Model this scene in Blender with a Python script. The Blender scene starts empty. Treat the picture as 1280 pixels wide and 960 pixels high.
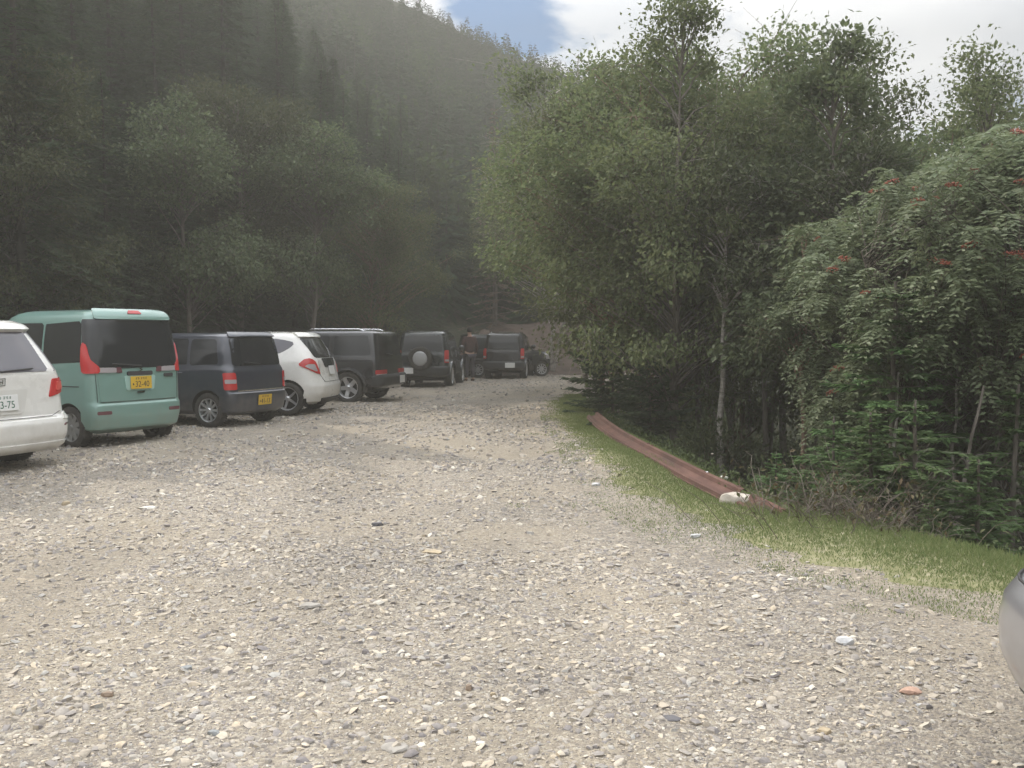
import bpy, bmesh, math, random
import numpy as np
from mathutils import Vector, Matrix

# ------------------------------------------------------------------ camera, sky, sun, exposure
SC = bpy.context.scene
COL = SC.collection
F_PX, HORIZON, EYE = 1178.0, 420.0, 1.45

cam_data = bpy.data.cameras.new('camera')
cam_data.sensor_width = 36.0
cam_data.lens = 36.0 * F_PX / 1280.0
cam_data.clip_start = 0.05
cam_data.clip_end = 2000.0
cam = bpy.data.objects.new('camera', cam_data)
COL.objects.link(cam)
cam.location = (0, 0, EYE)
cam.rotation_euler = (math.radians(90) - math.atan((480 - HORIZON) / F_PX), 0, 0)
SC.camera = cam

SUN_ELEV = math.radians(42)
SUN_AZ = math.radians(-50)          # measured from +Y (view direction) towards +X; negative = left
SUN_DIR = Vector((math.sin(SUN_AZ) * math.cos(SUN_ELEV), math.cos(SUN_AZ) * math.cos(SUN_ELEV), math.sin(SUN_ELEV)))

SC.view_settings.view_transform = 'Standard'
SC.view_settings.look = 'None'
SC.view_settings.exposure = 0.64
SC.view_settings.gamma = 1.0
SC.cycles.use_denoising = True
SC.cycles.max_bounces = 8
SC.cycles.diffuse_bounces = 5
SC.cycles.glossy_bounces = 3
SC.cycles.transmission_bounces = 4
SC.cycles.transparent_max_bounces = 8
SC.cycles.volume_bounces = 1
SC.cycles.caustics_reflective = False
SC.cycles.caustics_refractive = False

world = bpy.data.worlds.new('World')
SC.world = world
world.use_nodes = True


def build_world():
    nt = world.node_tree
    N, L = nt.nodes, nt.links
    N.clear()
    out = N.new('ShaderNodeOutputWorld')
    bg = N.new('ShaderNodeBackground')
    bg.inputs['Strength'].default_value = 0.15
    sky = N.new('ShaderNodeTexSky')
    sky.sky_type = 'NISHITA'
    sky.sun_disc = False
    sky.sun_elevation = SUN_ELEV
    sky.sun_rotation = SUN_AZ
    sky.altitude = 900
    sky.air_density = 1.0
    sky.dust_density = 0.2
    tc = N.new('ShaderNodeTexCoord')
    mp = N.new('ShaderNodeMapping')
    mp.inputs['Location'].default_value = (3.1, 0.4, 0.0)
    mp.inputs['Scale'].default_value = (1.0, 1.0, 1.9)
    L.new(tc.outputs['Generated'], mp.inputs['Vector'])
    n1 = N.new('ShaderNodeTexNoise')
    n1.inputs['Scale'].default_value = 7.0
    n1.inputs['Detail'].default_value = 9.0
    n1.inputs['Roughness'].default_value = 0.56
    n1.inputs['Distortion'].default_value = 0.35
    L.new(mp.outputs['Vector'], n1.inputs['Vector'])
    # the gap of blue sky between the clouds, over the far ridge
    el, az = math.radians(19.8), math.radians(-1.2)
    gap = N.new('ShaderNodeVectorMath'); gap.operation = 'DISTANCE'
    gap.inputs[1].default_value = (math.sin(az) * math.cos(el), math.cos(az) * math.cos(el), math.sin(el))
    L.new(tc.outputs['Generated'], gap.inputs[0])
    gr = N.new('ShaderNodeMapRange')
    gr.inputs['From Min'].default_value = 0.0
    gr.inputs['From Max'].default_value = 0.092
    gr.inputs['To Min'].default_value = -0.36
    gr.inputs['To Max'].default_value = 0.16
    L.new(gap.outputs['Value'], gr.inputs['Value'])
    add = N.new('ShaderNodeMath'); add.operation = 'ADD'
    L.new(n1.outputs['Fac'], add.inputs[0]); L.new(gr.outputs['Result'], add.inputs[1])
    ramp = N.new('ShaderNodeMapRange')
    ramp.interpolation_type = 'SMOOTHSTEP'
    ramp.inputs['From Min'].default_value = 0.36
    ramp.inputs['From Max'].default_value = 0.60
    L.new(add.outputs['Value'], ramp.inputs['Value'])
    # cloud tone: thick grey undersides and bright edges
    n2 = N.new('ShaderNodeTexNoise')
    n2.inputs['Scale'].default_value = 2.6
    n2.inputs['Detail'].default_value = 7.0
    n2.inputs['Roughness'].default_value = 0.5
    mp2 = N.new('ShaderNodeMapping')
    mp2.inputs['Location'].default_value = (0.55, 0.2, 0.9)
    mp2.inputs['Scale'].default_value = (1.0, 1.0, 2.2)
    L.new(tc.outputs['Generated'], mp2.inputs['Vector']); L.new(mp2.outputs['Vector'], n2.inputs['Vector'])
    cr = N.new('ShaderNodeValToRGB')
    e = cr.color_ramp.elements
    e[0].position = 0.36; e[0].color = (0.60, 0.64, 0.71, 1)
    e[1].position = 0.66; e[1].color = (1.0, 1.0, 1.0, 1)
    L.new(n2.outputs['Fac'], cr.inputs['Fac'])
    cm = N.new('ShaderNodeVectorMath'); cm.operation = 'SCALE'
    cm.inputs['Scale'].default_value = 25.5
    L.new(cr.outputs['Color'], cm.inputs[0])
    mix = N.new('ShaderNodeMix'); mix.data_type = 'RGBA'
    L.new(ramp.outputs['Result'], mix.inputs['Factor'])
    hs = N.new('ShaderNodeHueSaturation')
    hs.inputs['Saturation'].default_value = 1.2; hs.inputs['Value'].default_value = 2.2
    L.new(sky.outputs['Color'], hs.inputs['Color'])
    L.new(hs.outputs['Color'], mix.inputs['A'])
    L.new(cm.outputs['Vector'], mix.inputs['B'])
    L.new(mix.outputs['Result'], bg.inputs['Color'])
    L.new(bg.outputs['Background'], out.inputs['Surface'])


build_world()

sun_data = bpy.data.lights.new('sun', 'SUN')
sun_data.energy = 5.0
sun_data.angle = math.radians(0.6)
sun_data.color = (1.0, 0.92, 0.80)
sun = bpy.data.objects.new('sun', sun_data)
COL.objects.link(sun)
sun.rotation_euler = SUN_DIR.to_track_quat('Z', 'Y').to_euler()
sun.location = SUN_DIR * 300

GLARE_DENSITY = 0.0125  # air volume added to imitate the veiling glare of the lens
GLARE_COLOR = (0.190, 0.187, 0.174)

# ------------------------------------------------------------------ helpers
RS = np.random.RandomState
PI = math.pi


def gp(px, py, z=0.0):
    """a point of the ground (height z) as seen at a photograph position, used to survey the place"""
    d = (EYE - z) * F_PX / (py - HORIZON)
    return Vector(((px - 640) / F_PX * d, d, z))


def tag(o, label=None, cat=None, group=None, kind=None):
    if label: o['label'] = label
    if cat: o['category'] = cat
    if group: o['group'] = group
    if kind: o['kind'] = kind
    return o


def empty(name, loc=(0, 0, 0), rz=0.0):
    o = bpy.data.objects.new(name, None)
    o.empty_display_size = 0.2
    COL.objects.link(o)
    o.location = loc
    o.rotation_euler = (0, 0, rz)
    return o


def link(name, me, parent=None, loc=None, rot=None):
    o = bpy.data.objects.new(name, me)
    COL.objects.link(o)
    if parent is not None: o.parent = parent
    if loc is not None: o.location = loc
    if rot is not None: o.rotation_euler = rot
    return o


class Geo:
    """numpy collector of vertices, triangles and quads with a material index"""
    def __init__(s):
        s.v = []; s.f = {3: [], 4: []}; s.m = {3: [], 4: []}; s.n = 0

    def add(s, V, F, mat=0):
        V = np.asarray(V, dtype=np.float64).reshape(-1, 3)
        F = np.asarray(F, dtype=np.int64)
        if F.size == 0: return
        k = F.shape[1]
        s.v.append(V); s.f[k].append(F + s.n)
        s.m[k].append(np.full(len(F), mat, dtype=np.int32))
        s.n += len(V)

    def mesh(s, name, mats, smooth=False):
        me = bpy.data.meshes.new(name)
        V = np.concatenate(s.v) if s.v else np.zeros((0, 3))
        loops, starts, totals, mi = [], [], [], []
        off = 0
        for k in (3, 4):
            if s.f[k]:
                Fk = np.concatenate(s.f[k])
                loops.append(Fk.ravel())
                starts.append(off + np.arange(len(Fk)) * k)
                totals.append(np.full(len(Fk), k))
                mi.append(np.concatenate(s.m[k]))
                off += Fk.size
        me.vertices.add(len(V)); me.vertices.foreach_set('co', V.astype(np.float32).ravel())
        if loops:
            loops = np.concatenate(loops); starts = np.concatenate(starts)
            totals = np.concatenate(totals); mi = np.concatenate(mi)
            me.loops.add(len(loops)); me.loops.foreach_set('vertex_index', loops.astype(np.int32))
            me.polygons.add(len(starts))
            me.polygons.foreach_set('loop_start', starts.astype(np.int32))
            me.polygons.foreach_set('loop_total', totals.astype(np.int32))
            me.polygons.foreach_set('material_index', mi.astype(np.int32))
            me.polygons.foreach_set('use_smooth', np.full(len(starts), bool(smooth)))
        for m in (mats if isinstance(mats, (list, tuple)) else [mats]):
            me.materials.append(m)
        me.update(calc_edges=True)
        me.validate()
        return me

    def obj(s, name, mats, parent=None, smooth=False, sharp=None):
        me = s.mesh(name, mats, smooth or sharp is not None)
        if sharp is not None: me.set_sharp_from_angle(angle=math.radians(sharp))
        return link(name, me, parent)


def grid_faces(nu, nv, wrap_u=False):
    """quads of an nv x nu vertex grid, row-major in v"""
    i = np.arange(nu if wrap_u else nu - 1)
    j = np.arange(nv - 1)
    I, J = np.meshgrid(i, j)
    I2 = (I + 1) % nu
    return np.stack([J * nu + I, J * nu + I2, (J + 1) * nu + I2, (J + 1) * nu + I], -1).reshape(-1, 4)


def tube(P, R, n=6, cap=False):
    P = np.asarray(P, float); R = np.broadcast_to(np.asarray(R, float), (len(P),))
    T = np.gradient(P, axis=0)
    T /= np.linalg.norm(T, axis=1, keepdims=True) + 1e-9
    ref = np.array([0.31, 0.95, 0.05]) if abs(T[0][2]) > 0.7 else np.array([0, 0, 1.0])
    A = np.cross(T, ref); A /= np.linalg.norm(A, axis=1, keepdims=True) + 1e-9
    B = np.cross(T, A)
    a = np.arange(n) * 2 * PI / n
    V = P[:, None, :] + R[:, None, None] * (np.cos(a)[None, :, None] * A[:, None, :] + np.sin(a)[None, :, None] * B[:, None, :])
    return V.reshape(-1, 3), grid_faces(n, len(P), True)


def box(cx, cy, cz, sx, sy, sz, rz=0.0):
    V = np.array([[x, y, z] for z in (-.5, .5) for y in (-.5, .5) for x in (-.5, .5)]) * [sx, sy, sz]
    c, s_ = math.cos(rz), math.sin(rz)
    V = V @ np.array([[c, s_, 0], [-s_, c, 0], [0, 0, 1]]) + [cx, cy, cz]
    F = np.array([[0, 2, 3, 1], [4, 5, 7, 6], [0, 1, 5, 4], [2, 6, 7, 3], [0, 4, 6, 2], [1, 3, 7, 5]])
    return V, F


# ------------------------------------------------------------------ materials
def mat(name, color, rough=0.6, metal=0.0, coat=0.0, spec=0.5):
    m = bpy.data.materials.new(name)
    m.use_nodes = True
    b = m.node_tree.nodes['Principled BSDF']
    b.inputs['Base Color'].default_value = (*color, 1)
    b.inputs['Roughness'].default_value = rough
    b.inputs['Metallic'].default_value = metal
    b.inputs['Coat Weight'].default_value = coat
    b.inputs['Coat Roughness'].default_value = 0.06
    b.inputs['Specular IOR Level'].default_value = spec
    return m


def noise_mat(name, c1, c2, scale, rough=0.8, bump=0.0, detail=5, c3=None, coat=0.0, dist=0.02, metal=0.0, stretch=(1, 1, 1)):
    m = mat(name, c1, rough, metal, coat)
    nt = m.node_tree; N, L = nt.nodes, nt.links
    b = N['Principled BSDF']
    tc = N.new('ShaderNodeTexCoord')
    mp = N.new('ShaderNodeMapping'); mp.inputs['Scale'].default_value = stretch
    L.new(tc.outputs['Object'], mp.inputs['Vector'])
    n = N.new('ShaderNodeTexNoise')
    n.inputs['Scale'].default_value = scale; n.inputs['Detail'].default_value = detail
    n.inputs['Roughness'].default_value = 0.62
    L.new(mp.outputs['Vector'], n.inputs['Vector'])
    r = N.new('ShaderNodeValToRGB')
    e = r.color_ramp.elements
    e[0].position = 0.32; e[0].color = (*c1, 1)
    e[1].position = 0.68; e[1].color = (*c2, 1)
    if c3:
        q = e.new(0.5); q.color = (*c3, 1)
    L.new(n.outputs['Fac'], r.inputs['Fac']); L.new(r.outputs['Color'], b.inputs['Base Color'])
    if bump:
        bp = N.new('ShaderNodeBump'); bp.inputs['Strength'].default_value = bump; bp.inputs['Distance'].default_value = dist
        L.new(n.outputs['Fac'], bp.inputs['Height']); L.new(bp.outputs['Normal'], b.inputs['Normal'])
    return m


def leaf_mat(name, c1, c2, trans=0.35, rough=0.55, spec=0.35):
    """a leaf: two tones chosen per leaf and shifted per tree, light passing through"""
    m = bpy.data.materials.new(name)
    m.use_nodes = True
    nt = m.node_tree; N, L = nt.nodes, nt.links
    b = N['Principled BSDF']
    b.inputs['Roughness'].default_value = rough
    b.inputs['Specular IOR Level'].default_value = spec
    g = N.new('ShaderNodeNewGeometry')
    oi = N.new('ShaderNodeObjectInfo')
    mx = N.new('ShaderNodeMix'); mx.data_type = 'RGBA'
    mx.inputs['A'].default_value = (*c1, 1); mx.inputs['B'].default_value = (*c2, 1)
    L.new(g.outputs['Random Per Island'], mx.inputs['Factor'])
    hv = N.new('ShaderNodeHueSaturation')
    mr = N.new('ShaderNodeMapRange')
    mr.inputs['To Min'].default_value = 0.75; mr.inputs['To Max'].default_value = 1.25
    L.new(oi.outputs['Random'], mr.inputs['Value'])
    L.new(mr.outputs['Result'], hv.inputs['Value'])
    mh = N.new('ShaderNodeMapRange')
    mh.inputs['To Min'].default_value = 0.485; mh.inputs['To Max'].default_value = 0.51
    L.new(oi.outputs['Random'], mh.inputs['Value'])
    L.new(mh.outputs['Result'], hv.inputs['Hue'])
    L.new(mx.outputs['Result'], hv.inputs['Color'])
    L.new(hv.outputs['Color'], b.inputs['Base Color'])
    t = N.new('ShaderNodeBsdfTranslucent')
    L.new(hv.outputs['Color'], t.inputs['Color'])
    ms = N.new('ShaderNodeMixShader'); ms.inputs['Fac'].default_value = trans
    out = N['Material Output']
    L.new(b.outputs['BSDF'], ms.inputs[1]); L.new(t.outputs['BSDF'], ms.inputs[2])
    L.new(ms.outputs['Shader'], out.inputs['Surface'])
    return m


M = {}
M['needle'] = leaf_mat('fir_needles', (0.052, 0.080, 0.046), (0.090, 0.12, 0.064), 0.45, 0.7, 0.15)
M['needle_far'] = leaf_mat('far_fir_needles', (0.020, 0.046, 0.020), (0.042, 0.078, 0.030), 0.2, 0.7, 0.1)
M['leaf_far'] = leaf_mat('far_leaves', (0.040, 0.072, 0.024), (0.078, 0.118, 0.038), 0.35, 0.7, 0.1)
M['needle_light'] = leaf_mat('sapling_needles', (0.060, 0.105, 0.040), (0.105, 0.165, 0.058), 0.3, 0.65, 0.2)
M['birch'] = leaf_mat('birch_leaves', (0.098, 0.130, 0.058), (0.175, 0.20, 0.092), 0.45, 0.6, 0.25)
M['oak'] = leaf_mat('broad_leaves', (0.084, 0.112, 0.056), (0.145, 0.175, 0.085), 0.4, 0.55, 0.3)
M['olive'] = leaf_mat('olive_leaves', (0.07, 0.092, 0.042), (0.13, 0.145, 0.07), 0.36, 0.6, 0.25)
M['rowan'] = leaf_mat('rowan_leaves', (0.115, 0.15, 0.078), (0.20, 0.23, 0.135), 0.4, 0.5, 0.3)
M['herb'] = leaf_mat('herb_leaves', (0.055, 0.08, 0.032), (0.10, 0.13, 0.05), 0.35, 0.6, 0.25)
M['dry_leaf'] = leaf_mat('dry_leaves', (0.12, 0.085, 0.04), (0.10, 0.12, 0.05), 0.3)
M['dead_needle'] = leaf_mat('dead_needles', (0.10, 0.066, 0.042), (0.15, 0.105, 0.07), 0.2)
M['grass'] = leaf_mat('grass_blades', (0.125, 0.18, 0.062), (0.235, 0.255, 0.12), 0.4, 0.7, 0.2)
M['berry'] = mat('rowan_berries', (0.27, 0.065, 0.035), 0.6)
M['bark'] = noise_mat('grey_bark', (0.075, 0.062, 0.05), (0.20, 0.175, 0.15), 9, 0.9, 0.5, stretch=(1, 1, .3))
M['bark_dark'] = noise_mat('dark_bark', (0.03, 0.027, 0.022), (0.075, 0.066, 0.055), 9, 0.9, 0.5, stretch=(1, 1, .3))
M['bark_pale'] = noise_mat('pale_bark', (0.16, 0.14, 0.12), (0.42, 0.39, 0.35), 7, 0.85, 0.3, stretch=(1, 1, 2.5))
M['bark_red'] = noise_mat('reddish_bark', (0.12, 0.075, 0.05), (0.26, 0.18, 0.13), 8, 0.9, 0.4, stretch=(1, 1, .4))
M['twig'] = noise_mat('dry_twigs', (0.10, 0.082, 0.066), (0.21, 0.18, 0.15), 12, 0.9)
M['floor'] = noise_mat('forest_soil', (0.03, 0.026, 0.018), (0.075, 0.065, 0.038), 3.5, 0.95, 0.6, c3=(0.042, 0.05, 0.022), dist=0.08)
M['earth'] = noise_mat('bare_earth', (0.055, 0.038, 0.028), (0.125, 0.088, 0.066), 1.6, 0.95, 0.7, detail=9, dist=0.15)

# ------------------------------------------------------------------ the lie of the land
EDGE_Y = np.array([-8, 0, 2, 4, 5.2, 6.0, 6.93, 8.03, 9.55, 12.2, 15.4, 19.0, 22, 26, 30, 36, 45])
EDGE_X = np.array([9.5, 9.2, 8.0, 5.5, 3.9, 3.2, 2.72, 2.22, 2.0, 1.82, 1.52, 1.45, 1.6, 2.4, 4.5, 6.0, 6.5])     # outer edge of the verge
GRAV_Y = np.array([-8, 0, 2, 3.5, 4.4, 4.78, 5.27, 6.1, 6.8, 8.2, 9.8, 14.1, 17, 20.0, 22, 26, 30, 36, 45])
GRAV_X = np.array([8.6, 8.4, 7.0, 4.3, 2.9, 2.42, 2.06, 1.50, 1.06, 0.80, 0.70, 0.66, 0.62, 0.72, 1.0, 2.2, 4.3, 5.8, 6.3])  # gravel / grass
LEFT_Y = np.array([-8, 0, 6, 10, 15, 20, 24, 30, 34, 37, 45])
LEFT_X = np.array([-10, -9.8, -9.6, -9.3, -8.8, -8.4, -8.2, -7.0, -5.0, -3.0, -2.5])

AZ_PX = np.array([-1500, -700, -200, 0, 300, 500, 600, 710, 850, 1000, 1280, 1700, 2600])
AZ_EL = np.array([0.42, 0.42, 0.42, 0.42, 0.40, 0.349, 0.320, 0.284, 0.235, 0.19, 0.14, 0.13, 0.12])
RIDGE = 112.0


def sstep(a, b, x):
    t = np.clip((x - a) / (b - a), 0, 1)
    return t * t * (3 - 2 * t)


def land(x, y):
    """height of the terrain"""
    x = np.asarray(x, float); y = np.asarray(y, float)
    xe = np.interp(y, EDGE_Y, EDGE_X)
    d = np.clip(x - xe, 0, None)
    fall = -2.3 * (1 - np.exp(-d * 0.36)) * (1 - sstep(23, 28, y)) * sstep(-6, 2, y)
    xl = np.interp(y, LEFT_Y, LEFT_X)
    dl = np.clip(xl - x, 0, None)
    rise = 0.10 * dl * sstep(0, 4, dl)
    rise = np.minimum(rise, 1.8)
    r = np.hypot(x, y)
    az = np.arctan2(x, y)
    px = 640 + F_PX * np.tan(np.clip(az, -1.1, 1.1))
    el = np.interp(px, AZ_PX, AZ_EL)
    front = sstep(-0.25, 0.15, np.cos(az))
    r0 = np.interp(np.degrees(az), [-60, -25, -12, 0, 10, 40], [20, 25, 36, 43, 50, 50])
    t = np.clip((r - r0) / (RIDGE - r0), 0, 1)
    hill = el * RIDGE * t ** 1.22 * front
    back = np.clip((r - RIDGE) / 40, 0, 1)
    hill = hill * (1 - 0.45 * back ** 1.5)
    return fall + rise + hill


def lot_z(x, y):
    """gentle unevenness of the gravel"""
    return (0.018 * np.sin(x * 1.3 + 0.6 * y) + 0.014 * np.sin(0.8 * y - 1.9 * x + 1.0) + 0.01 * np.sin(2.9 * x + 2.1 * y)) * sstep(2.0, 5.0, np.hypot(x, y))


def surf_z(x, y):
    xe = np.interp(y, EDGE_Y, EDGE_X); xl = np.interp(y, LEFT_Y, LEFT_X)
    inside = ((x <= xe) & (x >= xl) & (y < 38))
    return np.where(inside, lot_z(x, y), land(x, y) - 0.03)


def build_ground():
    # forest floor: one polar sheet to the horizon
    na, rr = 300, np.concatenate([[0.5], np.linspace(2, 46, 110), np.geomspace(47, 150, 60)])
    a = np.arange(na) * 2 * PI / na
    A, R = np.meshgrid(a, rr)
    X, Y = R * np.sin(A), R * np.cos(A)
    Z = land(X, Y)
    n = RS(3)
    bumps = np.zeros_like(Z)
    for k in range(14):
        w = n.uniform(0.15, 1.4); th = n.uniform(0, 2 * PI)
        bumps += 0.05 / (0.4 + w) * np.sin(w * (X * math.cos(th) + Y * math.sin(th)) + n.uniform(0, 6))
    xe = np.interp(Y, EDGE_Y, EDGE_X); xl = np.interp(Y, LEFT_Y, LEFT_X)
    out = np.maximum(sstep(0.3, 2, X - xe), sstep(0.3, 3, xl - X))
    out = np.maximum(out, sstep(38, 41, Y))
    Z = Z - 0.07 - 0.06 * (1 - out) + bumps * out
    g = Geo(); g.add(np.stack([X, Y, Z], -1), grid_faces(na, len(rr), True)[:, ::-1])
    o = g.obj('forest_floor', M['floor'], smooth=True)
    tag(o, kind='structure')
    # gravel lot
    ys = np.concatenate([np.linspace(-8, 2, 22), np.linspace(2.2, 40, 210)])
    s = np.linspace(0, 1, 90)
    XL = np.interp(ys, LEFT_Y, LEFT_X) - 0.6; XG = np.interp(ys, GRAV_Y, GRAV_X) + 0.55 * (np.interp(ys, EDGE_Y, EDGE_X) - np.interp(ys, GRAV_Y, GRAV_X))
    X = XL[:, None] + (XG - XL)[:, None] * s[None]
    Y = np.repeat(ys[:, None], len(s), 1)
    Z = lot_z(X, Y)
    g = Geo(); g.add(np.stack([X, Y, Z], -1), grid_faces(len(s), len(ys)))
    o = g.obj('gravel_lot', gravel_mat('gravel_ground'), smooth=True); tag(o, kind='structure')
    # verge, its inner edge wandering in and out of the gravel
    s = np.linspace(0, 1, 14)
    ys = np.linspace(-8, 29, 420)
    n = RS(8)
    wob = sum(n.uniform(.02, .06) * np.sin(ys * w + n.uniform(0, 6)) for w in (1.1, 2.3, 3.9, 6.1, 9.7, 14))
    XE = np.interp(ys, EDGE_Y, EDGE_X) + 0.45; XG = np.interp(ys, GRAV_Y, GRAV_X); XG = XG + .24 * (XE - .45 - XG) + 1.8 * wob
    X = XG[:, None] + (XE - XG)[:, None] * s[None]
    Y = np.repeat(ys[:, None], len(s), 1)
    Z = lot_z(X, Y) + 0.012 * sstep(0, .25, s)[None] - 0.006 * (s[None] < .01)
    xe = np.interp(Y, EDGE_Y, EDGE_X)
    Z = np.where(X > xe, np.minimum(Z, land(X, Y) * 0.8 + 0.0), Z)
    g = Geo(); g.add(np.stack([X, Y, Z], -1), grid_faces(len(s), len(ys)))
    o = g.obj('grass_verge', M['verge'], smooth=True); tag(o, kind='structure')
    # bare earth bank with a track cut into it, at the far end of the lot
    u = np.linspace(0, 1, 70); v = np.linspace(0, 1, 44)
    U, V = np.meshgrid(u, v)
    X = -3.0 + 8.6 * U + 1.2 * V; Y = 34.5 + 10.5 * V + 1.5 * U
    n = RS(5)
    Z = 2.3 * V ** 1.1 * (1 - 0.55 * sstep(.55, 1.0, U)) * sstep(0, .12, U)
    Z -= 0.38 * np.exp(-((V - (0.85 - 0.75 * U)) / 0.06) ** 2)
    for k in range(16):
        w = n.uniform(.8, 4.5); th = n.uniform(0, 6.3)
        Z += 0.07 / (0.5 + w * .5) * np.sin(w * (X * math.cos(th) + Y * math.sin(th)) + n.uniform(0, 6)) * sstep(0, .15, V)
    Z = np.maximum(Z, -0.02) + 0.012 * sstep(0, .05, V)
    g = Geo(); g.add(np.stack([X, Y, Z], -1), grid_faces(len(u), len(v)))
    o = g.obj('earth_bank', M['earth'], smooth=True); tag(o, kind='structure')


def broad_tone(N, L, col):
    """slow change from dusty to damp and worn ground, in metres-wide patches drawn out along the lane"""
    tc = N.new('ShaderNodeTexCoord')
    mp = N.new('ShaderNodeMapping'); mp.inputs['Scale'].default_value = (0.75, 0.28, 1); mp.inputs['Rotation'].default_value = (0, 0, 0.25)
    n = N.new('ShaderNodeTexNoise'); n.inputs['Scale'].default_value = 1.0; n.inputs['Detail'].default_value = 5
    L.new(tc.outputs['Object'], mp.inputs['Vector']); L.new(mp.outputs['Vector'], n.inputs['Vector'])
    mr = N.new('ShaderNodeMapRange'); mr.inputs['From Min'].default_value = 0.3; mr.inputs['From Max'].default_value = 0.7
    mr.inputs['To Min'].default_value = 0.98; mr.inputs['To Max'].default_value = 1.34
    L.new(n.outputs['Fac'], mr.inputs['Value'])
    v = N.new('ShaderNodeVectorMath'); v.operation = 'SCALE'
    L.new(col, v.inputs[0]); L.new(mr.outputs['Result'], v.inputs['Scale'])
    return v.outputs['Vector']


def gravel_mat(name):
    m = mat(name, (0.3, 0.27, 0.23), 0.92)
    nt = m.node_tree; N, L = nt.nodes, nt.links
    b = N['Principled BSDF']
    tc = N.new('ShaderNodeTexCoord')
    big = N.new('ShaderNodeTexNoise'); big.inputs['Scale'].default_value = 0.55; big.inputs['Detail'].default_value = 6
    L.new(tc.outputs['Object'], big.inputs['Vector'])
    vo = N.new('ShaderNodeTexVoronoi'); vo.inputs['Scale'].default_value = 62
    L.new(tc.outputs['Object'], vo.inputs['Vector'])
    vo2 = N.new('ShaderNodeTexVoronoi'); vo2.inputs['Scale'].default_value = 24
    L.new(tc.outputs['Object'], vo2.inputs['Vector'])
    fine = N.new('ShaderNodeTexNoise'); fine.inputs['Scale'].default_value = 210; fine.inputs['Detail'].default_value = 3
    L.new(tc.outputs['Object'], fine.inputs['Vector'])

    def stones(v):
        sp = N.new('ShaderNodeSeparateColor'); L.new(v.outputs['Color'], sp.inputs['Color'])
        r = N.new('ShaderNodeValToRGB'); r.color_ramp.interpolation = 'LINEAR'
        cols = [(0.0, (0.15, 0.135, 0.125)), (0.25, (0.21, 0.188, 0.165)), (0.5, (0.28, 0.245, 0.20)), (0.72, (0.335, 0.29, 0.225)), (0.9, (0.40, 0.36, 0.295)), (1.0, (0.5, 0.47, 0.41))]
        el = r.color_ramp.elements
        el[0].position, el[0].color = cols[0][0], (*cols[0][1], 1)
        el[1].position, el[1].color = cols[-1][0], (*cols[-1][1], 1)
        for p, c in cols[1:-1]:
            q = el.new(p); q.color = (*c, 1)
        L.new(sp.outputs['Red'], r.inputs['Fac'])
        return r
    s1, s2 = stones(vo), stones(vo2)
    m1 = N.new('ShaderNodeMix'); m1.data_type = 'RGBA'; m1.inputs['Factor'].default_value = 0.3
    L.new(s1.outputs['Color'], m1.inputs['A']); L.new(s2.outputs['Color'], m1.inputs['B'])
    # patches of packed sand between the stones
    mr = N.new('ShaderNodeMapRange'); mr.inputs['From Min'].default_value = 0.42; mr.inputs['From Max'].default_value = 0.60
    mr.inputs['To Max'].default_value = 0.5
    L.new(big.outputs['Fac'], mr.inputs['Value'])
    sand = N.new('ShaderNodeMix'); sand.data_type = 'RGBA'
    sand.inputs['A'].default_value = (0.30, 0.25, 0.18, 1); sand.inputs['B'].default_value = (0.43, 0.37, 0.28, 1)
    L.new(fine.outputs['Fac'], sand.inputs['Factor'])
    m2 = N.new('ShaderNodeMix'); m2.data_type = 'RGBA'
    L.new(mr.outputs['Result'], m2.inputs['Factor'])
    L.new(m1.outputs['Result'], m2.inputs['A']); L.new(sand.outputs['Result'], m2.inputs['B'])
    L.new(broad_tone(N, L, m2.outputs['Result']), b.inputs['Base Color'])
    inv = N.new('ShaderNodeMath'); inv.operation = 'MULTIPLY_ADD'; inv.inputs[1].default_value = -1.0
    L.new(vo.outputs['Distance'], inv.inputs[0]); L.new(fine.outputs['Fac'], inv.inputs[2])
    bp = N.new('ShaderNodeBump'); bp.inputs['Strength'].default_value = 0.8; bp.inputs['Distance'].default_value = 0.022
    L.new(inv.outputs['Value'], bp.inputs['Height']); L.new(bp.outputs['Normal'], b.inputs['Normal'])
    return m


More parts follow.
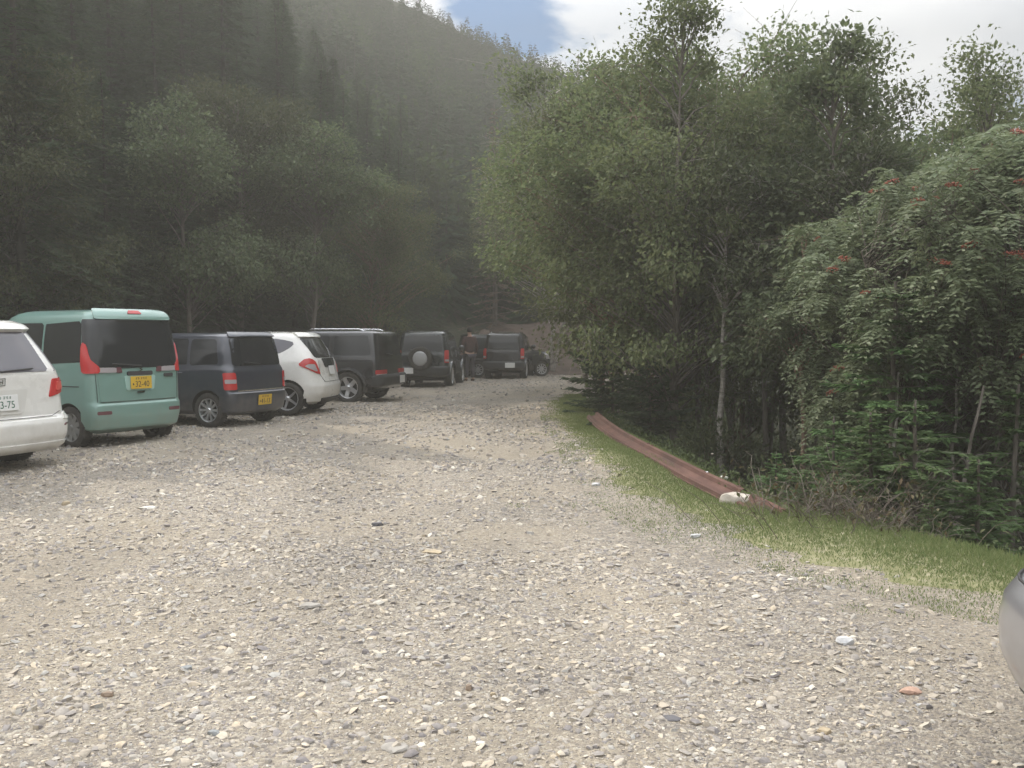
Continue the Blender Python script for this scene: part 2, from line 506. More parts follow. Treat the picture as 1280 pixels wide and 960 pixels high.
def stone_mat(name):
    m = mat(name, (0.3, 0.27, 0.23), 0.85)
    nt = m.node_tree; N, L = nt.nodes, nt.links
    b = N['Principled BSDF']
    g = N.new('ShaderNodeNewGeometry')
    r = N.new('ShaderNodeValToRGB')
    cols = [(0.0, (0.16, 0.145, 0.14)), (0.12, (0.20, 0.183, 0.172)), (0.34, (0.265, 0.24, 0.21)), (0.56, (0.33, 0.285, 0.225)), (0.70, (0.29, 0.28, 0.26)), (0.84, (0.40, 0.335, 0.25)), (0.96, (0.42, 0.38, 0.31)), (1.0, (0.50, 0.47, 0.41))]
    el = r.color_ramp.elements
    el[0].position, el[0].color = cols[0][0], (*cols[0][1], 1)
    el[1].position, el[1].color = cols[-1][0], (*cols[-1][1], 1)
    for p, c in cols[1:-1]:
        q = el.new(p); q.color = (*c, 1)
    L.new(g.outputs['Random Per Island'], r.inputs['Fac'])
    tc = N.new('ShaderNodeTexCoord')
    n = N.new('ShaderNodeTexNoise'); n.inputs['Scale'].default_value = 90; n.inputs['Detail'].default_value = 4
    L.new(tc.outputs['Object'], n.inputs['Vector'])
    mr = N.new('ShaderNodeMapRange'); mr.inputs['To Min'].default_value = 0.72; mr.inputs['To Max'].default_value = 1.28
    L.new(n.outputs['Fac'], mr.inputs['Value'])
    mu = N.new('ShaderNodeVectorMath'); mu.operation = 'SCALE'
    L.new(r.outputs['Color'], mu.inputs[0]); L.new(mr.outputs['Result'], mu.inputs['Scale'])
    L.new(broad_tone(N, L, mu.outputs['Vector']), b.inputs['Base Color'])
    bp = N.new('ShaderNodeBump'); bp.inputs['Strength'].default_value = 0.4; bp.inputs['Distance'].default_value = 0.004
    L.new(n.outputs['Fac'], bp.inputs['Height']); L.new(bp.outputs['Normal'], b.inputs['Normal'])
    return m


M['verge'] = noise_mat('verge_turf', (0.17, 0.165, 0.08), (0.30, 0.27, 0.18), 11, 0.95, 0.5, detail=8, c3=(0.20, 0.195, 0.095), dist=0.03)
build_ground()

# ------------------------------------------------------------------ trees and plants
def unit(v):
    return v / (np.linalg.norm(v, axis=-1, keepdims=True) + 1e-9)


def leaves(P, D, Nrm, ln, wd, fold=0.25):
    """folded pointed leaves: base P, axis D, normal Nrm, length ln, width wd -> verts, tris"""
    n = len(P)
    D = unit(D); S = unit(np.cross(D, Nrm)); U = np.cross(S, D)
    ln = np.broadcast_to(ln, (n,))[:, None]; wd = np.broadcast_to(wd, (n,))[:, None]
    mid = P + D * ln * 0.45
    V = np.stack([P, mid + S * wd * .5 + U * wd * fold, P + D * ln, mid - S * wd * .5 + U * wd * fold], 1)
    b = np.arange(n)[:, None] * 4
    F = np.concatenate([b + [0, 1, 2], b + [0, 2, 3]])
    return V.reshape(-1, 3), F


def trunk_line(h, wander, r, n=9):
    z = np.linspace(0, 1, n)
    x = np.cumsum(r.normal(0, wander, n)) * 0.5; y = np.cumsum(r.normal(0, wander, n)) * 0.5
    return np.stack([x - x[0], y - y[0], z * h], -1)


def make_conifer(seed, h, rad, base=0.06, whorl=0.30, blades=20, nb=7, droop=0.35, shape=0.85, needle='needle', bark='bark', blade_len=0.24, blade_w=0.075, ragged=0.25, br=1.0):
    r = RS(seed)
    tg, cg = Geo(), Geo()
    line = trunk_line(h, h * 0.004, r)
    tg.add(*tube(line, 0.011 * h * (1 - np.linspace(0, .94, len(line))) + 0.012, 8))
    z = h * base
    P, D, Nn, Ln, Wd = [], [], [], [], []
    while z < h * 0.985:
        t = z / h
        L0 = rad * (1 - t) ** shape * (1 + 0.1 * r.randn())
        k = max(4, int(nb * (0.6 + 0.4 * (1 - t))))
        off = r.uniform(0, 6.28)
        c = np.array([np.interp(z, line[:, 2], line[:, 0]), np.interp(z, line[:, 2], line[:, 1]), 0])
        for i in range(k):
            a = off + i * 2 * PI / k + r.normal(0, .2)
            L = max(0.1, L0 * r.uniform(1 - 2 * ragged, 1 + ragged * .6))
            up = 0.35 * t - 0.05 + r.normal(0, .06)
            s = np.linspace(0, 1, 5)
            ca, sa = math.cos(a), math.sin(a)
            bz = z + L * (up * s - droop * s ** 2 + 0.12 * s ** 4)
            line_b = np.stack([c[0] + ca * L * s, c[1] + sa * L * s, bz], -1)
            if L > 0.35:
                tg.add(*tube(line_b, br * (0.006 + 0.008 * L * (1 - s)), 3))
            nbl = max(5, int(blades * (0.25 + L / rad)))
            q = r.uniform(0.12, 1.0, nbl) ** 0.75
            pb = np.stack([np.interp(q, s, line_b[:, j]) for j in range(3)], -1)
            side = np.where(r.rand(nbl) < .5, -1, 1)
            th = a + side * r.uniform(0.25, 1.15, nbl)
            d = np.stack([np.cos(th), np.sin(th), r.normal(-0.22, .22, nbl)], -1)
            P.append(pb); D.append(d)
            Nn.append(np.stack([r.normal(0, .35, nbl), r.normal(0, .35, nbl), np.ones(nbl)], -1))
            Ln.append(blade_len * (0.6 + 0.7 * (1 - q)) * r.uniform(.7, 1.3, nbl) * (0.55 + 0.6 * min(1, L / 0.8)))
            Wd.append(blade_w * r.uniform(.7, 1.3, nbl))
        z += whorl * r.uniform(.7, 1.3) * (0.55 + 0.45 * (1 - t))
    P.append(np.array([[line[-1][0], line[-1][1], h * .97]])); D.append(np.array([[0, 0, 1.0]])); Nn.append(np.array([[1.0, 0, 0]]))
    Ln.append(np.array([0.05 * h * .8])); Wd.append(np.array([0.06]))
    cg.add(*leaves(np.concatenate(P), np.concatenate(D), np.concatenate(Nn), np.concatenate(Ln), np.concatenate(Wd), -0.2))
    return tg.mesh('trunk', M[bark], True), cg.mesh('crown', M[needle])


def make_broadleaf(seed, h, rad, cbase=0.22, lobes=9, clumps=90, per=170, leaf=0.10, lw=0.06, mat_l='birch', bark='bark_pale', stems=1, clump_r=0.36, top=0.0, slim=1.0, spread=0.8):
    r = RS(seed)
    tg, cg = Geo(), Geo()
    lines = []
    for k in range(stems):
        ln = trunk_line(h * r.uniform(.86, .95), h * 0.010, r)
        lean = r.normal(0, 0.05, 2) if stems > 1 else np.zeros(2)
        if stems > 1: lean += 0.09 * np.array([math.cos(k * 2.4 + seed), math.sin(k * 2.4 + seed)])
        ln[:, :2] += np.outer(ln[:, 2], lean)
        rr = (0.0115 * h / math.sqrt(stems)) * (1 - np.linspace(0, .88, len(ln)))
        tg.add(*tube(ln, rr, 8)); lines.append(ln)
    # lobes of the crown
    zc = h * (cbase + 1) / 2; hz = h * (1 - cbase) / 2
    LB = []
    for k in range(lobes):
        t = r.uniform(-.85, .8); a = k * 2.4 + r.uniform(-.5, .5)
        w = math.sqrt(max(0, 1 - (t * .9) ** 2)) * (1 - 0.25 * max(0, t))
        LB.append((np.array([math.cos(a) * rad * w * spread * .72, math.sin(a) * rad * w * spread * .72, zc + t * hz * .8]), rad * r.uniform(.34, .56)))
    LB.append((np.array([lines[0][-1][0], lines[0][-1][1], h - rad * .42 * slim]), rad * .42 * slim))
    if top: LB.append((np.array([lines[0][-1][0] + top * .3, lines[0][-1][1], h - top * .2]), top))
    wts = np.array([b[1] ** 2 for b in LB]); wts /= wts.sum()
    P, D, Nn, Ln = [], [], [], []
    for k in range(clumps):
        c0, R0 = LB[r.choice(len(LB), p=wts)]
        v = unit(r.normal(0, 1, 3)); v[2] *= .85
        c = c0 + v * R0 * r.uniform(.45, 1.05)
        ln = lines[r.randint(len(lines))]
        zz = np.clip(c[2] - 0.55 * np.linalg.norm(c[:2]) - 0.3, h * cbase * .6, ln[-1, 2])
        b0 = np.array([np.interp(zz, ln[:, 2], ln[:, 0]), np.interp(zz, ln[:, 2], ln[:, 1]), zz])
        s = np.linspace(0, 1, 5)[:, None]
        bl = b0 + (c - b0) * s + np.array([0, 0, 0.12]) * np.sin(s * PI) + r.normal(0, .03, (5, 3)) * np.sin(s * PI)
        tg.add(*tube(bl, (0.012 + 0.004 * h) * .5 * (1 - .8 * s[:, 0]) + .003, 3))
        n = int(per * r.uniform(.5, 1.35))
        cr = clump_r * r.uniform(.7, 1.3)
        q = r.normal(0, 1, (n, 3)) * [cr * .55, cr * .55, cr * .38]
        # short twigs inside the clump
        for j in range(4):
            e = c + q[j] * 1.6
            tg.add(*tube(np.stack([c, (c + e) / 2 + [0, 0, .03], e]), [.006, .004, .002], 3))
        P.append(c + q)
        out = unit(q + (c - np.array([0, 0, zc])) * .35)
        d = out * .7 + r.normal(0, .55, (n, 3)); d[:, 2] -= .35
        D.append(d)
        Nn.append(np.array([0, 0, 1.0]) + r.normal(0, .55, (n, 3)) + out * .3)
        Ln.append(leaf * r.uniform(.65, 1.3, n))
    P = np.concatenate(P); Ln = np.concatenate(Ln)
    cg.add(*leaves(P, np.concatenate(D), np.concatenate(Nn), Ln, Ln * lw / leaf, .18))
    return tg.mesh('trunk', M[bark], True), cg.mesh('crown', M[mat_l])


def make_rowan(seed, h, rad, n_ros=230, cb=0.36):
    """rowan: arching sprays of paired leaflets; returns trunk, crown and the places of its berry clusters"""
    r = RS(seed)
    tg, cg = Geo(), Geo()
    lines = []
    for k in range(3):
        ln = trunk_line(h * .8, .05, r); a = k * 2.1 + seed
        ln[:, :2] += np.outer(ln[:, 2] ** 1.2, .22 * np.array([math.cos(a), math.sin(a)]))
        tg.add(*tube(ln, .035 * (1 - np.linspace(0, .8, len(ln))), 7)); lines.append(ln)
    LB = []
    for k in range(17):
        t = r.uniform(-.9, .85); a = k * 2.4
        w = math.sqrt(1 - t * t * .9)
        LB.append((np.array([math.cos(a) * rad * .62 * w, math.sin(a) * rad * .62 * w, h * (cb + 1) / 2 + t * h * (1 - cb) / 2 * .8]), rad * r.uniform(.28, .45)))
    P, D, Nn, Ln, Wd, spots = [], [], [], [], [], []
    for k in range(n_ros):
        c0, R0 = LB[r.randint(len(LB))]
        v = unit(r.normal(0, 1, 3)); v[2] = v[2] * .8 + .15
        v *= r.uniform(.5, 1.05)
        c = c0 + v * R0
        if r.rand() < .33 and v[2] > 0.1: spots.append(c + np.array([0, 0, .05]))
        ln = lines[r.randint(3)]
        zz = np.clip(c[2] - .45 - .5 * math.hypot(c[0], c[1]), .2, ln[-1, 2])
        b0 = np.array([np.interp(zz, ln[:, 2], ln[:, j]) for j in (0, 1)] + [zz])
        s = np.linspace(0, 1, 5)[:, None]
        tg.add(*tube(b0 + (c - b0) * s + np.array([0, 0, .05]) * np.sin(s * PI), .010 * (1 - .75 * s[:, 0]), 3))
        out = unit(c - np.array([0, 0, h * .5]))
        for j in range(r.randint(6, 10)):
            a = r.uniform(0, 6.28)
            hd = unit(np.array([math.cos(a), math.sin(a), r.normal(-.15, .35)]) + out * [.7, .7, .1])
            L = r.uniform(.18, .30)
            q = np.linspace(.18, 1, 7)
            axis = c + hd * (L * q)[:, None] + np.array([0, 0, 1]) * (L * (.30 * q - .85 * q ** 2))[:, None]
            sd = np.cross(hd, [0, 0, 1.0])
            for sg in (-1, 1):
                P.append(axis); D.append(sd * sg + hd * .55 + np.array([0, 0, -.28]) + r.normal(0, .08, (7, 3)))
                Nn.append(np.array([0, 0, 1.0]) + hd * .3 + r.normal(0, .35, (7, 3)))
                Ln.append(np.full(7, L * .33) * (1.1 - .35 * q)); Wd.append(np.full(7, L * .115))
    cg.add(*leaves(np.concatenate(P), np.concatenate(D), np.concatenate(Nn), np.concatenate(Ln), np.concatenate(Wd), .1))
    return tg.mesh('trunk', M['bark'], True), cg.mesh('crown', M['rowan']), spots


def make_berries(seed):
    r = RS(seed)
    g = Geo()
    o = np.array([[1, 0, 0], [-1, 0, 0], [0, 1, 0], [0, -1, 0], [0, 0, 1], [0, 0, -1]], float)
    f = np.array([[4, 0, 2], [4, 2, 1], [4, 1, 3], [4, 3, 0], [5, 2, 0], [5, 1, 2], [5, 3, 1], [5, 0, 3]])
    for k in range(34):
        a, q = r.uniform(0, 6.28), math.sqrt(r.rand()) * .065
        g.add(o * .0085 + [math.cos(a) * q, math.sin(a) * q, .02 - q * q * 5 + r.normal(0, .008)], f)
    return g.mesh('berry_cluster', M['berry'], True)


def make_brush(seed, w, h, n=260, leafy=400, mat_l='dry_leaf'):
    """a tangle of bare twigs with a few leaves left"""
    r = RS(seed)
    tg, cg = Geo(), Geo()
    P = []
    for k in range(n):
        a = r.uniform(0, 6.28); L = r.uniform(.4, 1.0)
        b = np.array([r.normal(0, w * .22), r.normal(0, w * .16), 0])
        e = b + np.array([math.cos(a) * w * .45 * L, math.sin(a) * w * .35 * L, h * L * r.uniform(.25, 1)])
        s = np.linspace(0, 1, 5)[:, None]
        l = b + (e - b) * s + np.array([0, 0, .25 * h]) * np.sin(s * PI) * r.uniform(-.1, 1) + r.normal(0, .02, (5, 3))
        tg.add(*tube(l, .005 * (1 - .8 * s[:, 0]), 3))
        P.append(l[2:])
    P = np.concatenate(P); i = r.randint(0, len(P), leafy)
    Q = P[i] + r.normal(0, .05, (leafy, 3))
    cg.add(*leaves(Q, r.normal(0, 1, (leafy, 3)), r.normal(0, .5, (leafy, 3)) + [0, 0, 1], r.uniform(.04, .08, leafy), .03))
    return tg.mesh('twigs', M['twig'], True), cg.mesh('foliage', M[mat_l])


def make_shrub(seed, w, h, n=2600, leaf=.07, mat_l='oak'):
    r = RS(seed)
    tg, cg = Geo(), Geo()
    P, D = [], []
    for k in range(26):
        a = r.uniform(0, 6.28); q = math.sqrt(r.rand())
        e = np.array([math.cos(a) * w * .45 * q, math.sin(a) * w * .45 * q, h * (1 - .5 * q * q) * r.uniform(.45, 1)])
        s = np.linspace(0, 1, 4)[:, None]
        tg.add(*tube(e * [.2, .2, 0] + (e - e * [.2, .2, 0]) * s, .009 * (1 - .7 * s[:, 0]), 3))
        m = n // 26
        p = e + r.normal(0, 1, (m, 3)) * [w * .10, w * .10, h * .13]
        P.append(p); D.append(unit(p - [0, 0, h * .3]) + r.normal(0, .5, (m, 3)))
    P = np.concatenate(P); P[:, 2] = np.abs(P[:, 2]); D = np.concatenate(D)
    L = leaf * r.uniform(.6, 1.3, len(P))
    cg.add(*leaves(P, D, r.normal(0, .6, (len(P), 3)) + [0, 0, 1], L, L * .55))
    return tg.mesh('stems', M['bark'], True), cg.mesh('foliage', M[mat_l])


TRUNK_NAME = {}


def plant(name, arch, x, y, s, rz, label, cat, group=None, z=None, lean=(0, 0), parts=('trunk', 'crown'), sz=None):
    zz = float(surf_z(x, y)) - 0.04 if z is None else z
    root = empty(name, (x, y, zz), rz)
    root.rotation_euler = (lean[0], lean[1], rz)
    root.scale = (s, s, sz or s)
    tag(root, label, cat, group)
    for nm, me in zip(parts, arch[:2]):
        link(nm, me, root)
    return root


FIR = [make_conifer(11 + k, 12.0, 2.3 + .3 * k, .03, .27, 60, 8,   .38, .80, bark='bark_dark', blade_w=.055, blade_len=.24) for k in range(3)]
SAP = [make_conifer(31 + k, 2.6, 1.15, .03, .17, 84, 7, .26, .72, 'needle_light', 'bark', .14, .036, .36, br=.42) for k in range(3)]
BUSHFIR = make_conifer(41, 1.7, 1.05, .0, .12, 84, 9, .10, .6, 'needle', 'bark', .15, .045, .34, br=.45)
DEADFIR = make_conifer(51, 11.0, 1.7, .1, .34, 17, 7, .35, .8, 'dead_needle', 'bark')
BIRCH = [make_broadleaf(61, 8.6, 2.6, .16, 12, 150, 190, .095, .055, 'birch', 'bark_pale', 2, .42),
         make_broadleaf(62, 8.6, 2.5, .2, 11, 140, 190, .09, .055, 'birch', 'bark', 1, .42, top=.55),
         make_broadleaf(63, 8.2, 3.0, .12, 13, 170, 200, .095, .06, 'birch', 'bark_red', 2, .45)]
OAK = [make_broadleaf(71, 8.0, 1.75, .22, 9, 150, 150, .115, .072, 'oak', 'bark', 1, .40, slim=1.0, top=.62),
       make_broadleaf(72, 8.0, 2.2, .28, 11, 150, 150, .105, .068, 'oak', 'bark', 1, .42)]
OLIVE = make_broadleaf(75, 9.5, 2.9, .2, 13, 160, 190, .11, .06, 'olive', 'bark', 1, .48)
THIN = [make_broadleaf(81 + k, 7.2, 1.25, .45, 7, 45, 120, .10, .06, 'oak', ('bark', 'bark_pale', 'bark_red')[k], 1, .38) for k in range(3)]
ROWAN = [make_rowan(91, 4.2, 1.55, 460), make_rowan(92, 3.6, 1.35, 360)]
BERRY = make_berries(95)
BRUSH = [make_brush(101, 1.5, .8), make_brush(102, 1.2, .6, 200, 260)]
SHRUB = [make_shrub(111, 1.5, 1.1), make_shrub(112, 1.8, 1.3, 3000, .08, 'birch'), make_shrub(113, 1.2, .7, 2200, .06, 'rowan')]


def at(px, d):
    return (px - 640) / F_PX * d, d


def top_z(py, d):
    return EYE - (py - HORIZON) / F_PX * d


def tree_to(name, arch, h_arch, px, d, top_py, rz, label, cat='tree', group=None, wide=1.0, **k):
    """stand a tree at a surveyed bearing and distance, grown to its height"""
    x, y = at(px, d)
    z0 = float(surf_z(x, y)) - 0.04
    s = (top_z(top_py, d) - z0) / h_arch
    return plant(name, arch, x, y, s * wide, rz, label, cat, group, z=z0, sz=s, **k)


# right-hand side: mixed wood on the falling slope
tree_to('birch_tree', BIRCH[2], 8.2, 752, 24.0, 118, 0.4, 'spreading light green tree overhanging the far cars and the end of the gravel', group='broadleaf trees right of the gravel', wide=1.05)
tree_to('birch_tree', BIRCH[0], 8.6, 778, 18.5, 62, 2.0, 'leafy tree behind the dark fir bush, left of the tallest pointed one', group='broadleaf trees right of the gravel', wide=1.0)
tree_to('birch_tree', BIRCH[1], 8.6, 846, 15.0, 22, 1.1, 'tallest pointed broadleaf tree with a pale thin trunk behind the rusty rail', group='broadleaf trees right of the gravel', wide=1.0)
tree_to('birch_tree', BIRCH[0], 8.6, 915, 16.2, 72, 4.0, 'round topped leafy tree just right of the tallest pointed one', group='broadleaf trees right of the gravel', wide=.86)
tree_to('broadleaf_tree', OAK[0], 8.0, 1036, 13.6, 78, .3, 'tall narrow tree with large leaves standing alone against the clouds', group='broadleaf trees right of the gravel', wide=1.0)
tree_to('broadleaf_tree', OAK[1], 8.0, 965, 19.5, 112, 2.3, 'lower leafy tree in the dip of the treetops between the pointed and the narrow tree', group='broadleaf trees right of the gravel')
tree_to('broadleaf_tree', OAK[1], 8.0, 1115, 17.5, 165, 5.3, 'leafy tree behind the red berried rowan', group='broadleaf trees right of the gravel', wide=1.05)
tree_to('birch_tree', BIRCH[1], 8.6, 1222, 15.0, 98, 3.1, 'feathery topped tree at the upper right edge of the view', group='broadleaf trees right of the gravel', wide=.95)
tree_to('birch_tree', BIRCH[2], 8.2, 1300, 14.0, 150, 1.0, 'broad leafy tree filling the right edge above the rowan', group='broadleaf trees right of the gravel', wide=.9)
tree_to('birch_tree', BIRCH[0], 8.6, 690, 36.0, 150, .9, 'leafy tree on top of the bare earth bank', group='broadleaf trees right of the gravel')
tree_to('birch_tree', BIRCH[2], 8.2, 850, 30.0, 150, 2.2, 'leafy tree deep in the right hand wood', group='broadleaf trees right of the gravel')

for px, d, ty, a, w, lab in [
        (742, 20.5, 48, 0, 1.0, 'bushy topped tree at the left shoulder of the right hand wood'),
        (800, 17.0, 52, 2, 1.0, 'dense leafy tree filling the crown left of the tallest pointed one'),
        (905, 18.5, 42, 2, .95, 'dense leafy tree behind the tallest pointed one, to its right'),
        (1075, 15.5, 98, 1, 1.0, 'leafy tree forming the right shoulder of the tall narrow tree'),
        (1160, 15.2, 142, 2, .95, 'dense leafy tree in the dip between the narrow tree and the right edge'),
        (1262, 17.5, 112, 2, 1.0, 'dense leafy tree behind the feathery topped one at the right')]:
    tree_to('birch_tree', BIRCH[a], (8.6, 8.6, 8.2)[a], px, d, ty, px * .7, lab, group='broadleaf trees right of the gravel', wide=w)
rg = RS(17)
thin_label = 'thin bare stemmed young tree in the shaded interior of the right hand wood'
for k, (px, d) in enumerate([(872, 15.6), (900, 14.0), (932, 17.0), (958, 14.6), (985, 16.2), (1002, 12.4), (1048, 15.0), (1085, 13.0), (1135, 12.4), (1165, 14.5), (1205, 12.0), (1245, 13.4), (1285, 12.4), (820, 17.0), (890, 20.0), (940, 22.0), (1020, 20.0), (1080, 21.0), (1150, 20.0), (1230, 20.0), (1320, 18), (1380, 16), (1000, 26), (1100, 27), (1200, 27), (920, 28)]):
    tree_to('young_tree', THIN[k % 3], 7.2, px, d, rg.uniform(150, 260), rg.uniform(0, 6), thin_label, group='young trees inside the right hand wood')

for k, (px, d, ty, a, lab) in enumerate([
        (1192, 9.8, 200, 0, 'rowan tree with red berry clusters and arching leaves beside the grass verge'),
        (1272, 10.4, 172, 1, 'second rowan with red berries, cut by the right edge of the view'),
        (1108, 11.2, 245, 1, 'smaller rowan with few berries left of the main rowan')]):
    x, y = at(px, d); z0 = float(surf_z(x, y)) - .04
    s = (top_z(ty, d) - z0) / (4.2, 3.6)[a]
    root = plant('rowan_tree', ROWAN[a], x, y, s * (.90, .95, .8)[k], 1.3 * k, lab, 'tree', 'rowans with red berries', z=z0, sz=s)
    for c in ROWAN[a][2][: (60, 44, 16)[k]]:
        b = link('berry_cluster', BERRY, root, c, (rg.uniform(-.3, .3), rg.uniform(-.3, .3), rg.uniform(0, 6)))
        q = rg.uniform(.75, 1.25); b.scale = (q, q, q)

sap = [(1118, 9.2, 352, 0, 1.0, 'tallest fir sapling in front of the rowan trunk'),
       (1150, 7.4, 500, 1, 1.3, 'fir sapling with wide flat bright green boughs below the rowan'),
       (1090, 7.7, 515, 2, 1.35, 'fir sapling leaning over the dry twigs behind the verge'),
       (1045, 8.6, 520, 0, 1.2, 'shaded fir sapling left of the dry twigs'),
       (972, 9.0, 565, 1, 1.4, 'low fir sapling behind the end of the rusty rail'),
       (1225, 7.0, 575, 2, 1.3, 'small fir sapling between the leaning trunks at the right edge'),
       (1165, 6.75, 630, 0, 1.4, 'smallest fir sapling at the rim of the grass near the silver car'),
       (1268, 8.6, 480, 1, 1.1, 'fir sapling half hidden at the right edge of the view'),
       (1010, 7.9, 590, 2, 1.4, 'low spreading fir sapling between the rail end and the dry twigs')]
for k, (px, d, ty, a, w, lab) in enumerate(sap):
    tree_to('fir_sapling', SAP[a], 2.6, px, d, ty, 1.7 * k, lab, 'sapling', 'fir saplings below the rowan', wide=w)
x, y = at(766, 17.6)
plant('fir_bush', BUSHFIR, x, y, 1.02, .5, 'dark low fir bush at the corner of the grass verge', 'bush', z=-.06)
tree_to('fir_sapling', SAP[2], 2.6, 752, 20.5, 425, .7, 'feathery young fir rising behind the dark fir bush', 'sapling', 'fir saplings below the rowan')
x, y = at(812, 15.2)
plant('fir_bush', BUSHFIR, x, y, 1.0, 2.5, 'dark fir bush behind the thin end of the rusty rail', 'bush', z=-.4)
x, y = at(1055, 7.4)
plant('dry_bush', BRUSH[0], x, y, 1.0, .3, 'tangle of dry bare twigs behind the grass verge', 'bush', parts=('twigs', 'foliage'))
x, y = at(1105, 6.95)
plant('dry_bush', BRUSH[1], x, y, .85, 2.0, 'low heap of bleached twigs at the rim of the grass', 'bush', parts=('twigs', 'foliage'))
ug = RS(23)
for k in range(44):
    y = ug.uniform(7.0, 26); xe = float(np.interp(y, EDGE_Y, EDGE_X))
    x = xe + ug.uniform(.55, 5.5) * (0.35 + y / 20)
    if abs(F_PX * x / y) > 760 or (y < 11.5 and x > 2.4): continue
    a = ug.randint(3)
    plant('undergrowth_shrub', SHRUB[a], x, y, ug.uniform(.55, 1.1), ug.uniform(0, 6), 'leafy shrub in the undergrowth of the right hand slope', 'shrub', 'undergrowth shrubs on the right hand slope', parts=('stems', 'foliage'))


def leaning_trunk(px, d, h, lean_x, r0, label, mt='bark_red'):
    x, y = at(px, d); z0 = float(surf_z(x, y)) - .1
    g = Geo(); r = RS(int(px))
    s = np.linspace(0, 1, 10)
    l = np.stack([lean_x * s ** 1.2 + r.normal(0, .02, 10), .15 * s + r.normal(0, .015, 10), h * s], -1)
    g.add(*tube(l, r0 * (1 - .7 * s), 8))
    for k in range(2):
        i = r.randint(6, 9); a = r.uniform(0, 6.28); L = r.uniform(.08, .2)
        e = l[i] + np.array([math.cos(a) * L, math.sin(a) * L, L * .6])
        g.add(*tube(np.stack([l[i], (l[i] + e) / 2 + [0, 0, .04], e]), [.012, .008, .003], 4))
    o = g.obj('bare_trunk', M[mt], smooth=True)
    o.location = (x, y, z0)
    tag(o, label, 'tree trunk')


leaning_trunk(1183, 8.5, 2.2, .40, .034, 'reddish leaning bare trunk near the right edge, left of a second one', 'bark')
leaning_trunk(1238, 8.9, 2.4, .22, .04, 'darker leaning bare trunk nearest the right edge', 'bark')
leaning_trunk(1112, 9.0, 2.2, .16, .03, 'thin pale dead stem with short branch stubs amid the fir saplings', 'bark_pale')
leaning_trunk(1190, 9.2, 2.6, .14, .028, 'thin whitish dead stem below the rowan crown', 'bark_pale')

# left-hand side: dense firs and pale broadleaf trees behind the parked cars
lg = RS(29)
fir_label = 'dark fir in the dense forest behind the parked cars'
SH_Y = [5, 7, 8.5, 10.3, 11.4, 12.5, 14, 19, 20.5, 22, 26, 40]
SH_X = [-7.6, -5.6, -3.9, -1.9, -.8, -2.3, -3.0, -2.7, -1.0, 1.2, 2.4, 3]


def fir_height(x, y):
    """tall enough to shade the cars, low enough to leave the middle of the lot and the far ridge clear"""
    px = 640 + F_PX * x / y
    h = 13.5
    while h > 5.5:
        c = h / math.tan(SUN_ELEV)
        lx, ly = x - math.sin(SUN_AZ) * c, y - math.cos(SUN_AZ) * c
        if lx <= np.interp(ly, SH_Y, SH_X) and (px < 330 or h + float(surf_z(x, y)) < top_z(np.interp(px, [330, 400, 480, 560, 660], [-60, 45, 105, 150, 190]), y)): break
        h -= .25
    return h


pts = []
yy = 13.6
while yy < 37:          # the outermost row
    pts.append((float(np.interp(yy, LEFT_Y, LEFT_X)) - 1.1 + lg.uniform(-.35, .35), yy)); yy += lg.uniform(1.5, 2.3)
yy = 14.2
while yy < 27:
    pts.append((float(np.interp(yy, LEFT_Y, LEFT_X)) - 3.2 + lg.uniform(-.4, .4), yy)); yy += lg.uniform(1.8, 2.4)
tries = 0
while len(pts) < 112 and tries < 6000:
    tries += 1
    y = lg.uniform(14.5, 50); xl = float(np.interp(y, LEFT_Y, LEFT_X))
    x = xl - 1.6 - abs(lg.normal(0, 1)) * 7.5
    px = 640 + F_PX * x / y
    if px < -420 or px > 660 or (y > 44 and px > 600): continue
    if any((x - a) ** 2 + (y - b) ** 2 < 2.1 ** 2 for a, b in pts): continue
    pts.append((x, y))
pts = [p for p in pts if (p[0] + 9.6) ** 2 + (p[1] - 18.6) ** 2 > 2]
plant('fir_tree', FIR[1], -9.6, 18.6, 11.0 / 12, 1.0, 'tallest fir at the forest edge behind the dark hatchback', 'tree', 'firs behind the parked cars')
for k, (x, y) in enumerate(pts):
    hh = fir_height(x, y) * lg.uniform(.94, 1.06)
    plant('fir_tree', FIR[lg.randint(3)], x, y, hh / 12, lg.uniform(0, 6.28), fir_label, 'tree', 'firs behind the parked cars', lean=(lg.normal(0, .012), lg.normal(0, .012)))
for px, d, ty, a, lab in [
        (300, 27.5, 92, OLIVE, 'pale olive broadleaf tree amid the dark firs above the white hatchback'),
        (395, 27.0, 150, OAK[1], 'large leaved tree beside the pale olive one behind the parked cars'),
        (235, 23.5, 120, OAK[1], 'light broadleaf tree rising above the green van'),
        (25, 19.0, 60, OLIVE, 'olive broadleaf tree at the far left above the white wagon'),
        (470, 30.0, 215, BIRCH[2], 'broadleaf tree amid firs above the black jeep')]:
    tree_to('broadleaf_tree', a, {id(OLIVE): 9.5, id(BIRCH[0]): 8.6, id(OAK[1]): 8.0, id(BIRCH[2]): 8.2}[id(a)], px, d, ty, px * .01, lab, group='broadleaf trees behind the parked cars')
tree_to('dead_fir', DEADFIR, 11.0, 618, 44.0, 135, .4, 'dead brown fir above the far end of the lot', 'tree')
for k in range(30):
    y = lg.uniform(8, 38); x = float(np.interp(y, LEFT_Y, LEFT_X)) - lg.uniform(.2, 1.6)
    plant('undergrowth_shrub', SHRUB[lg.randint(3)], x, y, lg.uniform(.6, 1.1), lg.uniform(0, 6), 'shaded shrub under the firs behind the parked cars', 'shrub', 'undergrowth shrubs behind the parked cars', parts=('stems', 'foliage'))


